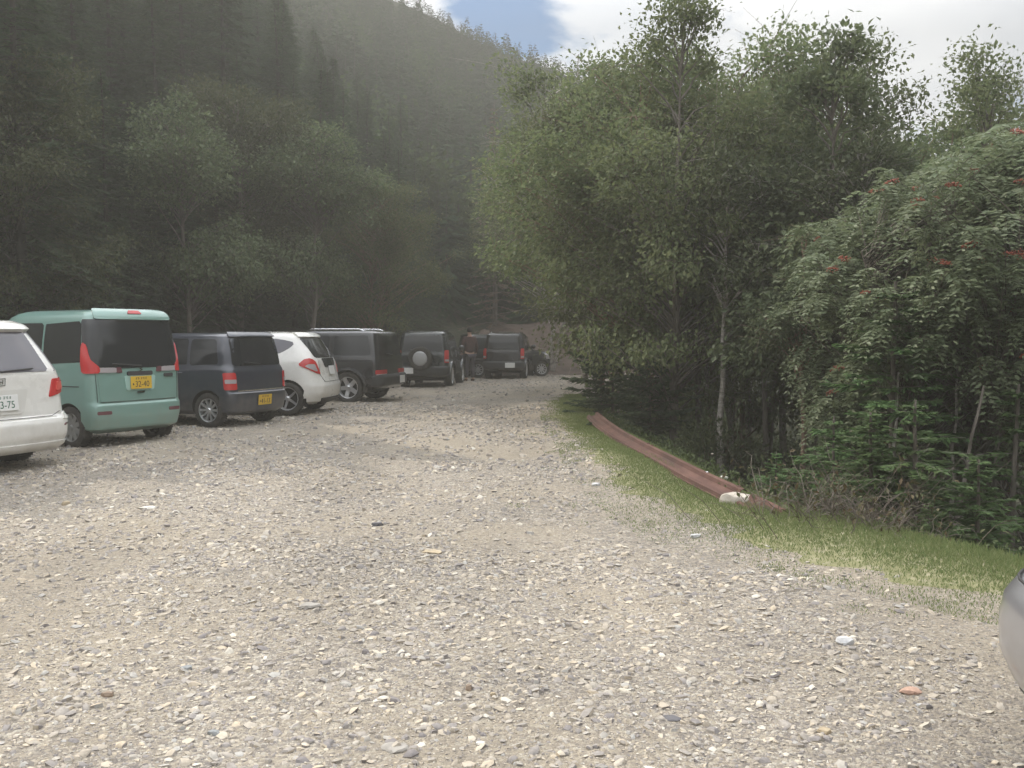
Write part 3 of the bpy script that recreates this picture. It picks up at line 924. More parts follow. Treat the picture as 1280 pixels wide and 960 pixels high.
# the forested mountainside
def mid_conifer(seed, tiers=20, dens=44):
    r = RS(seed); cg = Geo()
    P, D, L = [], [], []
    for k in range(tiers):
        t = k / tiers; rad = .29 * (1 - t) ** .85 + .012
        n = int(dens * (1 - t) + 7)
        a = r.uniform(0, 6.28, n)
        z = (.06 + .92 * t) + r.normal(0, .012, n)
        q = r.uniform(.1, .55, n) * rad
        P.append(np.stack([np.cos(a) * q, np.sin(a) * q, z], -1))
        D.append(np.stack([np.cos(a), np.sin(a), r.normal(-.45, .2, n)], -1)); L.append(rad * r.uniform(.4, .8, n))
    P, D, L = map(np.concatenate, (P, D, L))
    cg.add(*leaves(P, D, np.tile([0, 0, 1.0], (len(P), 1)) + r.normal(0, .3, (len(P), 3)), L, .05 if dens < 30 else .036, -.2), 0)
    cg.add(*tube(np.array([[0, 0, -.05], [0, 0, .5], [0, 0, 1.0]]), [.010, .006, .001], 4), 1)
    return cg


def mid_broad(seed, clumps=26, per=44):
    r = RS(seed); cg = Geo()
    P = []
    for k in range(clumps):
        v = unit(r.normal(0, 1, 3)); q = r.uniform(.5, 1)
        c = np.array([v[0] * .33 * q, v[1] * .33 * q, .62 + v[2] * .34 * q])
        P.append(c + r.normal(0, .06, (per, 3)))
    P = np.concatenate(P); n = len(P)
    cg.add(*leaves(P, r.normal(0, 1, (n, 3)) + [0, 0, -.3], r.normal(0, .6, (n, 3)) + [0, 0, 1], r.uniform(.03, .06, n) * (1.5 if per < 20 else 1), .032 * (1.5 if per < 20 else 1)), 0)
    cg.add(*tube(np.array([[0, 0, -.05], [0.01, 0, .4], [0, 0.01, .8]]), [.018, .012, .004], 5), 1)
    return cg


mg = RS(41)
MIDF = [mid_conifer(201 + k) for k in range(3)]
MIDB = [mid_broad(211 + k) for k in range(2)]
MIDF_ME = [g.mesh('far_fir', [M['needle_far'], M['bark_dark']]) for g in MIDF]
MIDB_ME = [g.mesh('far_broadleaf', [M['leaf_far'], M['bark_dark']]) for g in MIDB]


def far_forest():
    cand = []
    n = 16000
    az = np.radians(mg.uniform(-33, 34, n)); r = np.sqrt(mg.uniform(44 ** 2, 124 ** 2, n))
    x, y = r * np.sin(az), r * np.cos(az)
    keep = []
    cell = {}
    for i in range(n):
        r0 = np.interp(math.degrees(az[i]), [-33, -25, -12, 0, 6, 34], [44, 44, 50, 48, 44, 44])
        if r[i] < r0 or (-3.5 < x[i] < 7.5 and y[i] < 48): continue
        sp = 1.95 - r[i] * .0072
        key = (int(x[i] // 1.8), int(y[i] // 1.8))
        ok = True
        for dx in (-1, 0, 1):
            for dy in (-1, 0, 1):
                for j in cell.get((key[0] + dx, key[1] + dy), ()):
                    if (x[i] - x[j]) ** 2 + (y[i] - y[j]) ** 2 < sp * sp: ok = False
        if not ok: continue
        cell.setdefault(key, []).append(i); keep.append(i)
    z = land(x, y) - .12
    keep.sort(key=lambda i: r[i])
    nf = nb = 0
    stuff = Geo()
    lowF = [mid_conifer(221 + k, 9, 10) for k in range(3)]
    lowB = [mid_broad(231 + k, 12, 10) for k in range(3)]
    for i in keep:
        px = 640 + F_PX * x[i] / y[i]
        band = math.exp(-((px - 655) / 75) ** 2) * (44 < r[i] < 84)
        mixn = math.sin(x[i] * .11 + y[i] * .07) + math.sin(x[i] * .06 - y[i] * .13 + 2) + math.sin(x[i] * .23 + y[i] * .19 + 1)
        broad = mg.rand() < (.46 + .3 * mixn * .6 + .5 * band) * (1 - .75 * sstep(88, 106, r[i]))
        h = (8.6 - 6.3 * min(1, (r[i] - 44) / 68)) * mg.uniform(.75, 1.2)
        if broad: h *= .82
        rz = mg.uniform(0, 6.28)
        if broad and nb < 110 or (not broad and nf < 290):
            me = MIDB_ME[mg.randint(2)] if broad else MIDF_ME[mg.randint(3)]
            o = link('hillside_broadleaf' if broad else 'hillside_fir', me, None, (x[i], y[i], z[i]), (0, 0, rz))
            o.scale = (h * (1.12 if broad else 1.45), h * (1.12 if broad else 1.45), h)
            tag(o, 'light green broadleaf tree on the forested mountainside' if broad else 'dark fir on the forested mountainside', 'tree', 'broadleaf trees on the mountainside' if broad else 'firs on the mountainside')
            if broad: nb += 1
            else: nf += 1
        else:
            g = (lowB if broad else lowF)[mg.randint(3)]
            c, s = math.cos(rz), math.sin(rz)
            R = np.array([[c, s, 0], [-s, c, 0], [0, 0, 1]])
            base = 0
            for V, F, mi in zip(g.v, [g.f[3][0], g.f[4][0]], (0, 1)):
                Fl = F - base; base += len(V)
                stuff.add(V @ R * [h * (1.12 if broad else 1.45), h * (1.12 if broad else 1.45), h] + [x[i], y[i], z[i]], Fl, (2 if broad else 0) if mi == 0 else 1)
    o = stuff.obj('mountain_forest', [M['needle_far'], M['bark_dark'], M['leaf_far']])
    tag(o, kind='stuff')
    print('far forest', len(keep), nf, nb, sum(len(a) for a in stuff.f[3]), 'fir', len(FIR[0][1].polygons), 'birch', len(BIRCH[0][1].polygons))


far_forest()

# ------------------------------------------------------------------ cars
M['white'] = mat('pearl_white_paint', (0.74, 0.73, 0.69), 0.32, 0, 0.8)
M['green'] = mat('pale_teal_paint', (0.195, 0.33, 0.288), 0.35, 0.1, 0.8)
M['navy'] = mat('dark_navy_paint', (0.040, 0.045, 0.062), 0.34, 0.2, 0.8)
M['black'] = mat('black_paint', (0.020, 0.021, 0.024), 0.30, 0.1, 0.8)
M['slate'] = mat('dark_slate_paint', (0.022, 0.028, 0.03), 0.32, 0.2, 0.8)
M['silver'] = mat('silver_paint', (0.40, 0.40, 0.43), 0.34, 0.65, 0.8)


def dusty(m, amount):
    nt = m.node_tree; N, L = nt.nodes, nt.links
    b = N['Principled BSDF']
    tc = N.new('ShaderNodeTexCoord')
    n = N.new('ShaderNodeTexNoise'); n.inputs['Scale'].default_value = 4.5; n.inputs['Detail'].default_value = 8; n.inputs['Roughness'].default_value = .65
    L.new(tc.outputs['Object'], n.inputs['Vector'])
    sp = N.new('ShaderNodeSeparateXYZ'); L.new(tc.outputs['Object'], sp.inputs['Vector'])
    h = N.new('ShaderNodeMapRange'); h.inputs['From Min'].default_value = .75; h.inputs['From Max'].default_value = .2
    h.inputs['To Min'].default_value = .12; h.inputs['To Max'].default_value = 1.0
    L.new(sp.outputs['Z'], h.inputs['Value'])
    q = N.new('ShaderNodeMapRange'); q.inputs['From Min'].default_value = .35; q.inputs['From Max'].default_value = .75; q.inputs['To Max'].default_value = amount
    L.new(n.outputs['Fac'], q.inputs['Value'])
    mu = N.new('ShaderNodeMath'); mu.operation = 'MULTIPLY'
    L.new(h.outputs['Result'], mu.inputs[0]); L.new(q.outputs['Result'], mu.inputs[1])
    mx = N.new('ShaderNodeMix'); mx.data_type = 'RGBA'
    mx.inputs['A'].default_value = b.inputs['Base Color'].default_value; mx.inputs['B'].default_value = (.27, .235, .19, 1)
    L.new(mu.outputs['Value'], mx.inputs['Factor']); L.new(mx.outputs['Result'], b.inputs['Base Color'])
    r = N.new('ShaderNodeMapRange'); r.inputs['To Min'].default_value = b.inputs['Roughness'].default_value - .06; r.inputs['To Max'].default_value = .8
    L.new(mu.outputs['Value'], r.inputs['Value']); L.new(r.outputs['Result'], b.inputs['Roughness'])
    c = N.new('ShaderNodeMapRange'); c.inputs['To Min'].default_value = .9; c.inputs['To Max'].default_value = .05
    L.new(mu.outputs['Value'], c.inputs['Value']); L.new(c.outputs['Result'], b.inputs['Coat Weight'])


for k_, a_ in (('white', .5), ('green', .45), ('navy', .35), ('black', .3), ('slate', .35), ('silver', .4)): dusty(M[k_], a_)
M['glass'] = mat('tinted_glass', (0.022, 0.024, 0.027), 0.07, 0, 0, 0.7)
M['glass_grey'] = mat('grey_reflection_glass', (0.10, 0.095, 0.11), 0.10, 0, 0, 0.7)  # greyish reflection put into the base colour of the pane
M['trim'] = mat('black_plastic', (0.030, 0.030, 0.031), 0.6)
M['well'] = mat('wheel_well', (0.016, 0.016, 0.016), 0.9)
M['tyre'] = noise_mat('tyre_rubber', (0.022, 0.021, 0.020), (0.06, 0.054, 0.046), 14, 0.85)
M['alloy'] = mat('alloy_rim', (0.60, 0.60, 0.61), 0.34, 0.75)
M['hubcap'] = mat('grey_wheel_cover', (0.26, 0.26, 0.25), 0.5, 0.3)
M['red_lens'] = mat('red_lamp_lens', (0.50, 0.035, 0.035), 0.16, 0, 0.5)
M['clear_lens'] = mat('clear_lamp_lens', (0.40, 0.37, 0.375), 0.15, 0.1, 0.5)
M['dark_lens'] = mat('smoked_lamp_lens', (0.16, 0.07, 0.08), 0.15, 0.1, 0.5)
M['chrome'] = mat('chrome', (0.75, 0.75, 0.76), 0.12, 1.0)
M['plate_yellow'] = mat('yellow_plate', (0.62, 0.40, 0.035), 0.45)
M['plate_white'] = mat('white_plate', (0.72, 0.72, 0.70), 0.45)
M['plate_green_ink'] = mat('green_plate_ink', (0.03, 0.12, 0.07), 0.6)
M['plate_black_ink'] = mat('black_plate_ink', (0.03, 0.03, 0.03), 0.6)
M['spare'] = mat('spare_cover_silver', (0.42, 0.42, 0.42), 0.4, 0.3)


def lathe_y(prof, n=36):
    """revolve (radius, y) about the y axis"""
    prof = np.asarray(prof, float); a = np.arange(n) * 2 * PI / n
    V = np.stack([prof[:, 0:1] * np.cos(a), np.repeat(prof[:, 1:2], n, 1), prof[:, 0:1] * np.sin(a)], -1).reshape(-1, 3)
    return V, grid_faces(n, len(prof), True)


def roundpoly(pts, r=0.03, n=4):
    pts = [np.array(p, float) for p in pts]; out = []
    for i in range(len(pts)):
        p, a, b = pts[i], pts[i - 1], pts[(i + 1) % len(pts)]
        da, db = a - p, b - p
        la, lb = np.linalg.norm(da), np.linalg.norm(db)
        q = min(r, la * .45, lb * .45)
        p0, p1 = p + da / la * q, p + db / lb * q
        for k in range(n + 1):
            t = k / n
            out.append((1 - t) ** 2 * p0 + 2 * t * (1 - t) * p + t * t * p1)
    return np.array(out)


class Body:
    def __init__(s, prof, rc, rf, bow_r=0.03, bow_f=0.12, crown=0.02, taper=0.02, rc2=None):
        p = np.array(prof, float)
        s.z, s.xr_, s.xf_, s.w_ = p.T
        s.rc, s.rf, s.bow_r, s.bow_f, s.crown, s.taper = rc, rf, bow_r, bow_f, crown, taper
        s.rc2 = rc if rc2 is None else rc2
        s.L = s.xf_.max()

    def rcz(s, z):
        return np.interp(z, [.98, 1.18], [s.rc, s.rc2])

    def ev(s, z):
        return np.interp(z, s.z, s.xr_), np.interp(z, s.z, s.xf_), np.interp(z, s.z, s.w_)

    def warp(s, x, y, z):
        xr, xf, w = s.ev(z)
        fr = np.clip(1 - (x - xr) / 1.1, 0, 1); ff = np.clip(1 - (xf - x) / 1.1, 0, 1)
        q = (y / np.maximum(w, .05)) ** 2
        x2 = x + s.bow_r * q * fr ** 1.5 - s.bow_f * q * ff ** 1.5
        y2 = y * (1 - s.taper * np.abs(2 * x / s.L - 1) ** 3)
        return np.stack([x2, y2, np.broadcast_to(z, np.shape(x2))], -1)

    def rear(s, u, z):
        u, z = np.broadcast_arrays(np.asarray(u, float), np.asarray(z, float))
        xr, xf, w = s.ev(z); r = np.minimum(s.rcz(z), w * .6)
        a = np.abs(u); sg = np.where(u < 0, -1, 1)
        f = w - r
        ph = np.clip((a - f) / r, 0, PI / 2)
        ex = np.clip(a - f - r * PI / 2, 0, None)
        y = np.where(a < f, a, f + r * np.sin(ph)); x = xr + r * (1 - np.cos(ph)) + ex
        return s.warp(x, y * sg, z)

    def front(s, u, z):
        u, z = np.broadcast_arrays(np.asarray(u, float), np.asarray(z, float))
        xr, xf, w = s.ev(z); r = np.minimum(s.rf, w * .6)
        a = np.abs(u); sg = np.where(u < 0, -1, 1)
        f = w - r
        ph = np.clip((a - f) / r, 0, PI / 2); ex = np.clip(a - f - r * PI / 2, 0, None)
        y = np.where(a < f, a, f + r * np.sin(ph)); x = xf - r * (1 - np.cos(ph)) - ex
        return s.warp(x, y * sg, z)

    def side(s, x, z, sg=1):
        x, z = np.broadcast_arrays(np.asarray(x, float), np.asarray(z, float))
        return s.warp(x, s.ev(z)[2] * sg, z)

    def fn(s, kind):
        return {'r': s.rear, 'f': s.front, 'l': lambda a, z: s.side(a, z, 1), 'g': lambda a, z: s.side(a, z, -1)}[kind]

    def shell(s):
        zs = [s.z[0]]
        for a, b in zip(s.z[:-1], s.z[1:]):
            k = max(1, int((b - a) / .05)); zs += list(a + (b - a) * np.arange(1, k + 1) / k)
        rows = []
        for z in zs:
            xr, xf, w = s.ev(z); r = min(float(s.rcz(z)), w * .6); rf = min(s.rf, w * .6)
            half = [s.rear(np.concatenate([np.linspace(0, w - r, 6)[:-1], w - r + np.linspace(0, r * PI / 2, 8)]), z)]
            half.append(s.side(np.linspace(xr + r, xf - rf, 26)[1:-1], z))
            half.append(s.front(np.concatenate([w - rf + np.linspace(rf * PI / 2, 0, 8), np.linspace(w - rf, 0, 6)[1:]]), z))
            h = np.concatenate(half)
            rows.append(np.concatenate([h, (h * [1, -1, 1])[-2:0:-1]]))
        n = len(rows[0])
        top = rows[-1]; c = top.mean(0)
        for t in (.15, .35, .6, .8, .97):
            q = top + (np.array([c[0], 0, 0]) - top) * [t, t, 0]
            q[:, 2] = top[:, 2] + s.crown * (1 - (1 - t) ** 2)
            rows.append(q)
        V = np.concatenate(rows)
        F = grid_faces(n, len(rows), True)[:, ::-1]
        g = Geo(); g.add(V, F)
        for row, flip in ((0, False), (len(rows) - 1, True)):
            i0 = row * n
            ce = V[i0:i0 + n].mean(0)
            if flip: ce[2] = V[i0:i0 + n, 2].max()
            idx = np.arange(n)
            tri = np.stack([idx, (idx + 1) % n, np.full(n, n)], -1)
            if flip: tri = tri[:, ::-1]
            g.add(np.concatenate([V[i0:i0 + n], ce[None]]), tri)
        return g

    def patch(s, kind, poly, off=-.01, thick=.014, nz=12, nu=10, r=.03):
        """a panel following the body: polygon in (along, height); raised by off+thick"""
        P = roundpoly(poly, r)
        fn = s.fn(kind)
        z0, z1 = P[:, 1].min(), P[:, 1].max()
        t = np.linspace(0, 1, nz); t = (t + (.5 - .5 * np.cos(PI * t))) / 2
        zz = z0 + (z1 - z0) * (.002 + .996 * t)
        A, B = P, np.roll(P, -1, 0)
        rows = []
        for z in zz:
            m = (A[:, 1] - z) * (B[:, 1] - z) <= 0
            m &= np.abs(A[:, 1] - B[:, 1]) > 1e-9
            k = (z - A[m, 1]) / (B[m, 1] - A[m, 1])
            uu = A[m, 0] + k * (B[m, 0] - A[m, 0])
            rows.append(np.linspace(uu.min(), uu.max(), nu))
        U = np.array(rows); Z = np.repeat(zz[:, None], nu, 1)
        p = fn(U, Z); e = 1e-3
        nrm = unit(np.cross(fn(U + e, Z) - p, fn(U, Z + e) - fn(U, Z - e)))
        flip = np.sum(nrm * (p - np.array([s.L * .5, 0, .8])), -1).mean() < 0
        if flip: nrm = -nrm
        top = (p + nrm * (off + thick)).reshape(-1, 3); bot = (p + nrm * min(off, -.004)).reshape(-1, 3)
        F = grid_faces(nu, nz)
        if flip: F = F[:, ::-1]
        ring = np.concatenate([np.arange(nu), np.arange(2, nz + 1) * nu - 1, np.arange(nz * nu - 2, (nz - 1) * nu - 1, -1), np.arange(nz - 2, 0, -1) * nu])
        n = nz * nu
        R2 = np.roll(ring, -1)
        RF = np.stack([R2, ring, ring + n, R2 + n], -1)
        if flip: RF = RF[:, ::-1]
        return np.concatenate([top, bot]), np.concatenate([F, RF])


def panel(body, root, name, kind, poly, m, thick=.014, parent=None, sharp=40, label=None, **k):
    g = Geo(); g.add(*body.patch(kind, poly, thick=thick, **k))
    o = g.obj(name, m, parent or root, sharp=sharp)
    if label: o['label'] = label
    return o


def seam(body, root, kind, pts, name='panel_gap', w=.007, m=None, lift=.0035):
    """a dark shut line drawn as a fine strip over the panel"""
    P = np.array(pts, float); q = []
    for a, b in zip(P[:-1], P[1:]):
        k = max(2, int(np.linalg.norm(b - a) / .06))
        q += [a + (b - a) * i / k for i in range(k)]
    q.append(P[-1]); q = np.array(q)
    fn = body.fn(kind)
    p = fn(q[:, 0], q[:, 1]); e = 1e-3
    n = unit(np.cross(fn(q[:, 0] + e, q[:, 1]) - p, fn(q[:, 0], q[:, 1] + e) - p))
    if np.sum(n * (p - np.array([body.L * .5, 0, .8])), -1).mean() < 0: n = -n
    g = Geo(); g.add(*tube(p + n * (lift - w * .3), w * .5, 5))
    return g.obj(name, m or M['trim'], root, smooth=True)


def boolean_cut(o, cutter_geo, mats):
    cme = cutter_geo.mesh('arch_cutter', mats)
    c = link('arch_cutter', cme)
    md = o.modifiers.new('cut', 'BOOLEAN')
    md.operation = 'DIFFERENCE'; md.solver = 'EXACT'; md.object = c
    md.material_mode = 'TRANSFER'
    bpy.context.view_layer.update()
    dg = bpy.context.evaluated_depsgraph_get()
    me = bpy.data.meshes.new_from_object(o.evaluated_get(dg))
    o.modifiers.clear()
    o.data = me
    bpy.data.objects.remove(c)


def text_mesh(s, size, m, extrude=.0008):
    cu = bpy.data.curves.new('lettering', 'FONT')
    cu.body = s; cu.size = size; cu.align_x = 'CENTER'; cu.align_y = 'CENTER'; cu.extrude = extrude
    t = bpy.data.objects.new('lettering', cu); COL.objects.link(t)
    bpy.context.view_layer.update()
    me = bpy.data.meshes.new_from_object(t.evaluated_get(bpy.context.evaluated_depsgraph_get()))
    bpy.data.objects.remove(t)
    me.materials.clear(); me.materials.append(m)
    return me


def rear_frame(body, u, z, off):
    p = body.rear(u, z); e = .02
    du = unit(body.rear(u + e, z) - body.rear(u - e, z)); dz = unit(body.rear(u, z + e) - body.rear(u, z - e))
    X = -du; Z = np.cross(X, dz)
    Mx = Matrix(((X[0], dz[0], Z[0], 0), (X[1], dz[1], Z[1], 0), (X[2], dz[2], Z[2], 0), (0, 0, 0, 1)))
    return Matrix.Translation(Vector(p + Z * off)) @ Mx


def plate(body, root, u, z, m, ink, main, upper=True, w=.33, h=.165, off=.018):
    fr = rear_frame(body, u, z, off)
    bm = bmesh.new()
    bmesh.ops.create_cube(bm, size=1, matrix=Matrix.Diagonal((w, h, .006, 1)))
    bmesh.ops.bevel(bm, geom=bm.edges[:], offset=.0025, segments=1, affect='EDGES')
    me = bpy.data.meshes.new('license_plate'); bm.to_mesh(me); bm.free()
    me.materials.append(m)
    o = link('license_plate', me, root); o.matrix_local = fr
    if main:
        t = link('digits', text_mesh(main, .105, ink), o, (0.012, -.024, .0036)); t.scale = (.92, 1.05, 1)
    if upper:      # the small upper line, illegible in the photograph: short strokes only
        g = Geo(); r = RS(7)
        for k in range(5):
            x = -.075 + k * .034 + (.012 if k > 1 else 0)
            for j in range(3):
                g.add(*box(x + r.uniform(-.006, .006), .055 + (j - 1) * .011, .0036, r.uniform(.012, .024), .0045, .0014))
            g.add(*box(x + r.uniform(-.005, .005), .055, .0038, .0045, r.uniform(.02, .032), .0014))
        g.obj('upper_line', ink, o)
        g = Geo(); g.add(*box(-.128, -.02, .0036, .016, .026, .0014)); g.add(*box(-.118, -.026, .0038, .02, .005, .0014))
        g.obj('kana', ink, o)
    return o


def make_wheel(R, width, rim_r, style):
    """tyre and rim meshes, outer face towards +y"""
    t = Geo(); h = width / 2
    t.add(*lathe_y([(rim_r * .97, -h * .8), (rim_r * 1.04, -h * .96), (R * .90, -h), (R * .975, -h * .86), (R, -h * .6), (R, h * .6), (R * .975, h * .86), (R * .90, h), (rim_r * 1.04, h * .96), (rim_r * .97, h * .8)][::-1], 44))
    for k in range(44):
        a = k * 2 * PI / 44
        V, F = box(0, 0, 0, .012, width * .86, .03)
        c, s_ = math.cos(a), math.sin(a)
        V = np.stack([V[:, 0] * s_ + (V[:, 2] + R - .010) * c, V[:, 1], (V[:, 2] + R - .010) * s_ - V[:, 0] * c], -1)
        t.add(V, F)
    g = Geo(); f = h * .86
    g.add(*lathe_y([(rim_r * .90, -h * .7), (rim_r * .90, f - .03), (rim_r * .93, f), (rim_r * 1.0, f + .006), (rim_r, f - .01), (rim_r * .98, -h * .7)][::-1], 44))
    g.add(*lathe_y([(.001, f - .075), (rim_r * .55, f - .075), (rim_r * .9, f - .075)][::-1], 28), 1)
    n, wi, wo, cover = style
    for k in range(n):
        a0 = k * 2 * PI / n + .2
        q = np.linspace(.10, .93, 5)
        wd = (wi + (wo - wi) * q) * rim_r * .5
        yy = f - .006 - .03 * np.exp(-((q - .35) / .3) ** 2) * (1 - cover)
        top = np.stack([np.stack([q * rim_r, -wd, yy], -1), np.stack([q * rim_r, wd, yy], -1)], 1).reshape(-1, 3)
        bot = top - [0, 0, .03]
        V = np.concatenate([top, bot]); c, s_ = math.cos(a0), math.sin(a0)
        V = np.stack([V[:, 0] * c - V[:, 1] * s_, V[:, 2], V[:, 0] * s_ + V[:, 1] * c], -1)
        i = np.arange(4) * 2
        F = np.concatenate([np.stack([i, i + 2, i + 3, i + 1], -1), np.stack([i, i + 10, i + 12, i + 2], -1), np.stack([i + 1, i + 3, i + 13, i + 11], -1)])
        g.add(V, F)
    g.add(*lathe_y([(.001, f + .002), (rim_r * .13, f + .002), (rim_r * .2, f - .012), (rim_r * .2, f - .05)][::-1], 20))
    return t.mesh('tyre', M['tyre'], True), g


WHEELS = {}


def wheels(root, specs, R, width, rim_r, style, rim_mat, track):
    key = (R, width, rim_r, style, rim_mat)
    if key not in WHEELS:
        t, g = make_wheel(R, width, rim_r, style)
        t.set_sharp_from_angle(angle=math.radians(35))
        rm = g.mesh('rim', [M[rim_mat], M['well']], True); rm.set_sharp_from_angle(angle=math.radians(35))
        WHEELS[key] = (t, rm)
    t, rm = WHEELS[key]
    for x in specs:
        for sg in (1, -1):
            w = link('wheel', t, root, (x, sg * (track - width / 2), R - .008), (0, 0.4 * x, 0 if sg > 0 else PI))
            link('rim', rm, w)


def car_base(name, label, cat, loc, heading, body, paint, axles, R, width, rim_r, style, rim_mat, track, group=None, arch=1.14):
    root = empty(name, loc, math.radians(90 - heading))
    tag(root, label, cat, group)
    o = body.shell().obj('body', [M[paint], M['well']], root, smooth=True)
    cut = Geo()
    for x in axles:
        for sg in (1, -1):
            V, F = lathe_y([(.001, -.19), (R * arch, -.19), (R * arch, .19), (.001, .19)], 40)
            cut.add(V + [x, sg * (track - .13), R - .005], F[:, ::-1])
    o.parent = None
    boolean_cut(o, cut, [M['well']])
    o.parent = root
    me = o.data
    me.polygons.foreach_set('use_smooth', np.ones(len(me.polygons), bool)); me.set_sharp_from_angle(angle=math.radians(32))
    wheels(root, axles, R, width, rim_r, style, rim_mat, track)
    g = Geo(); x0, x1 = axles[0] - .34, axles[1] + .3
    g.add(*box((x0 + x1) / 2, 0, .27, x1 - x0, track * 1.5, .16))
    for a in axles: g.add(*box(a, 0, R, .09, track * 1.7, .09))
    g.obj('underbody', M['well'], root)
    return root


def mirrors(body, root, x, z, m):
    for sg in (1, -1):
        p = body.side(x, z, sg)
        g = Geo(); u = np.linspace(0, PI, 7); pr = [(max(.001, .08 * math.sin(a)), -.09 * math.cos(a)) for a in u]
        V, F = lathe_y(pr, 14)
        g.add(V * [.7, 1, 1] + [0, sg * .14, .03], F[:, ::-1])
        g.add(*box(0, sg * .03, 0, .04, .1, .04))
        g.obj('side_mirror', m, root, smooth=True).location = Vector(p)


def handle(body, root, kind, a, z, m, L=.19):
    fn = body.fn(kind); p = fn(a, z); q = fn(a + L, z)
    n = np.array([0, 1 if kind == 'l' else -1, 0.0])
    s = np.linspace(0, 1, 7)[:, None]
    l = p + (q - p) * s + n * (.012 + .026 * np.sin(s * PI))
    g = Geo(); g.add(*tube(l, .012, 6)); g.obj('door_handle', m, root, smooth=True)


def wiper(body, root, z, u0, u1, z1):
    u = np.linspace(u0, u1, 8); zz = np.linspace(z, z1, 8)
    fr = body.rear(u, zz) + np.array([-.028, 0, 0])
    g = Geo(); g.add(*tube(fr, .009, 5)); g.obj('rear_wiper', M['trim'], root, smooth=True)


def side_glass(body, root, shapes, m='glass', sides='lg'):
    for k in sides:
        for poly in shapes:
            panel(body, root, 'side_window', k, poly, M[m], .013, r=.05)


CARS = 'cars parked along the left edge of the gravel'


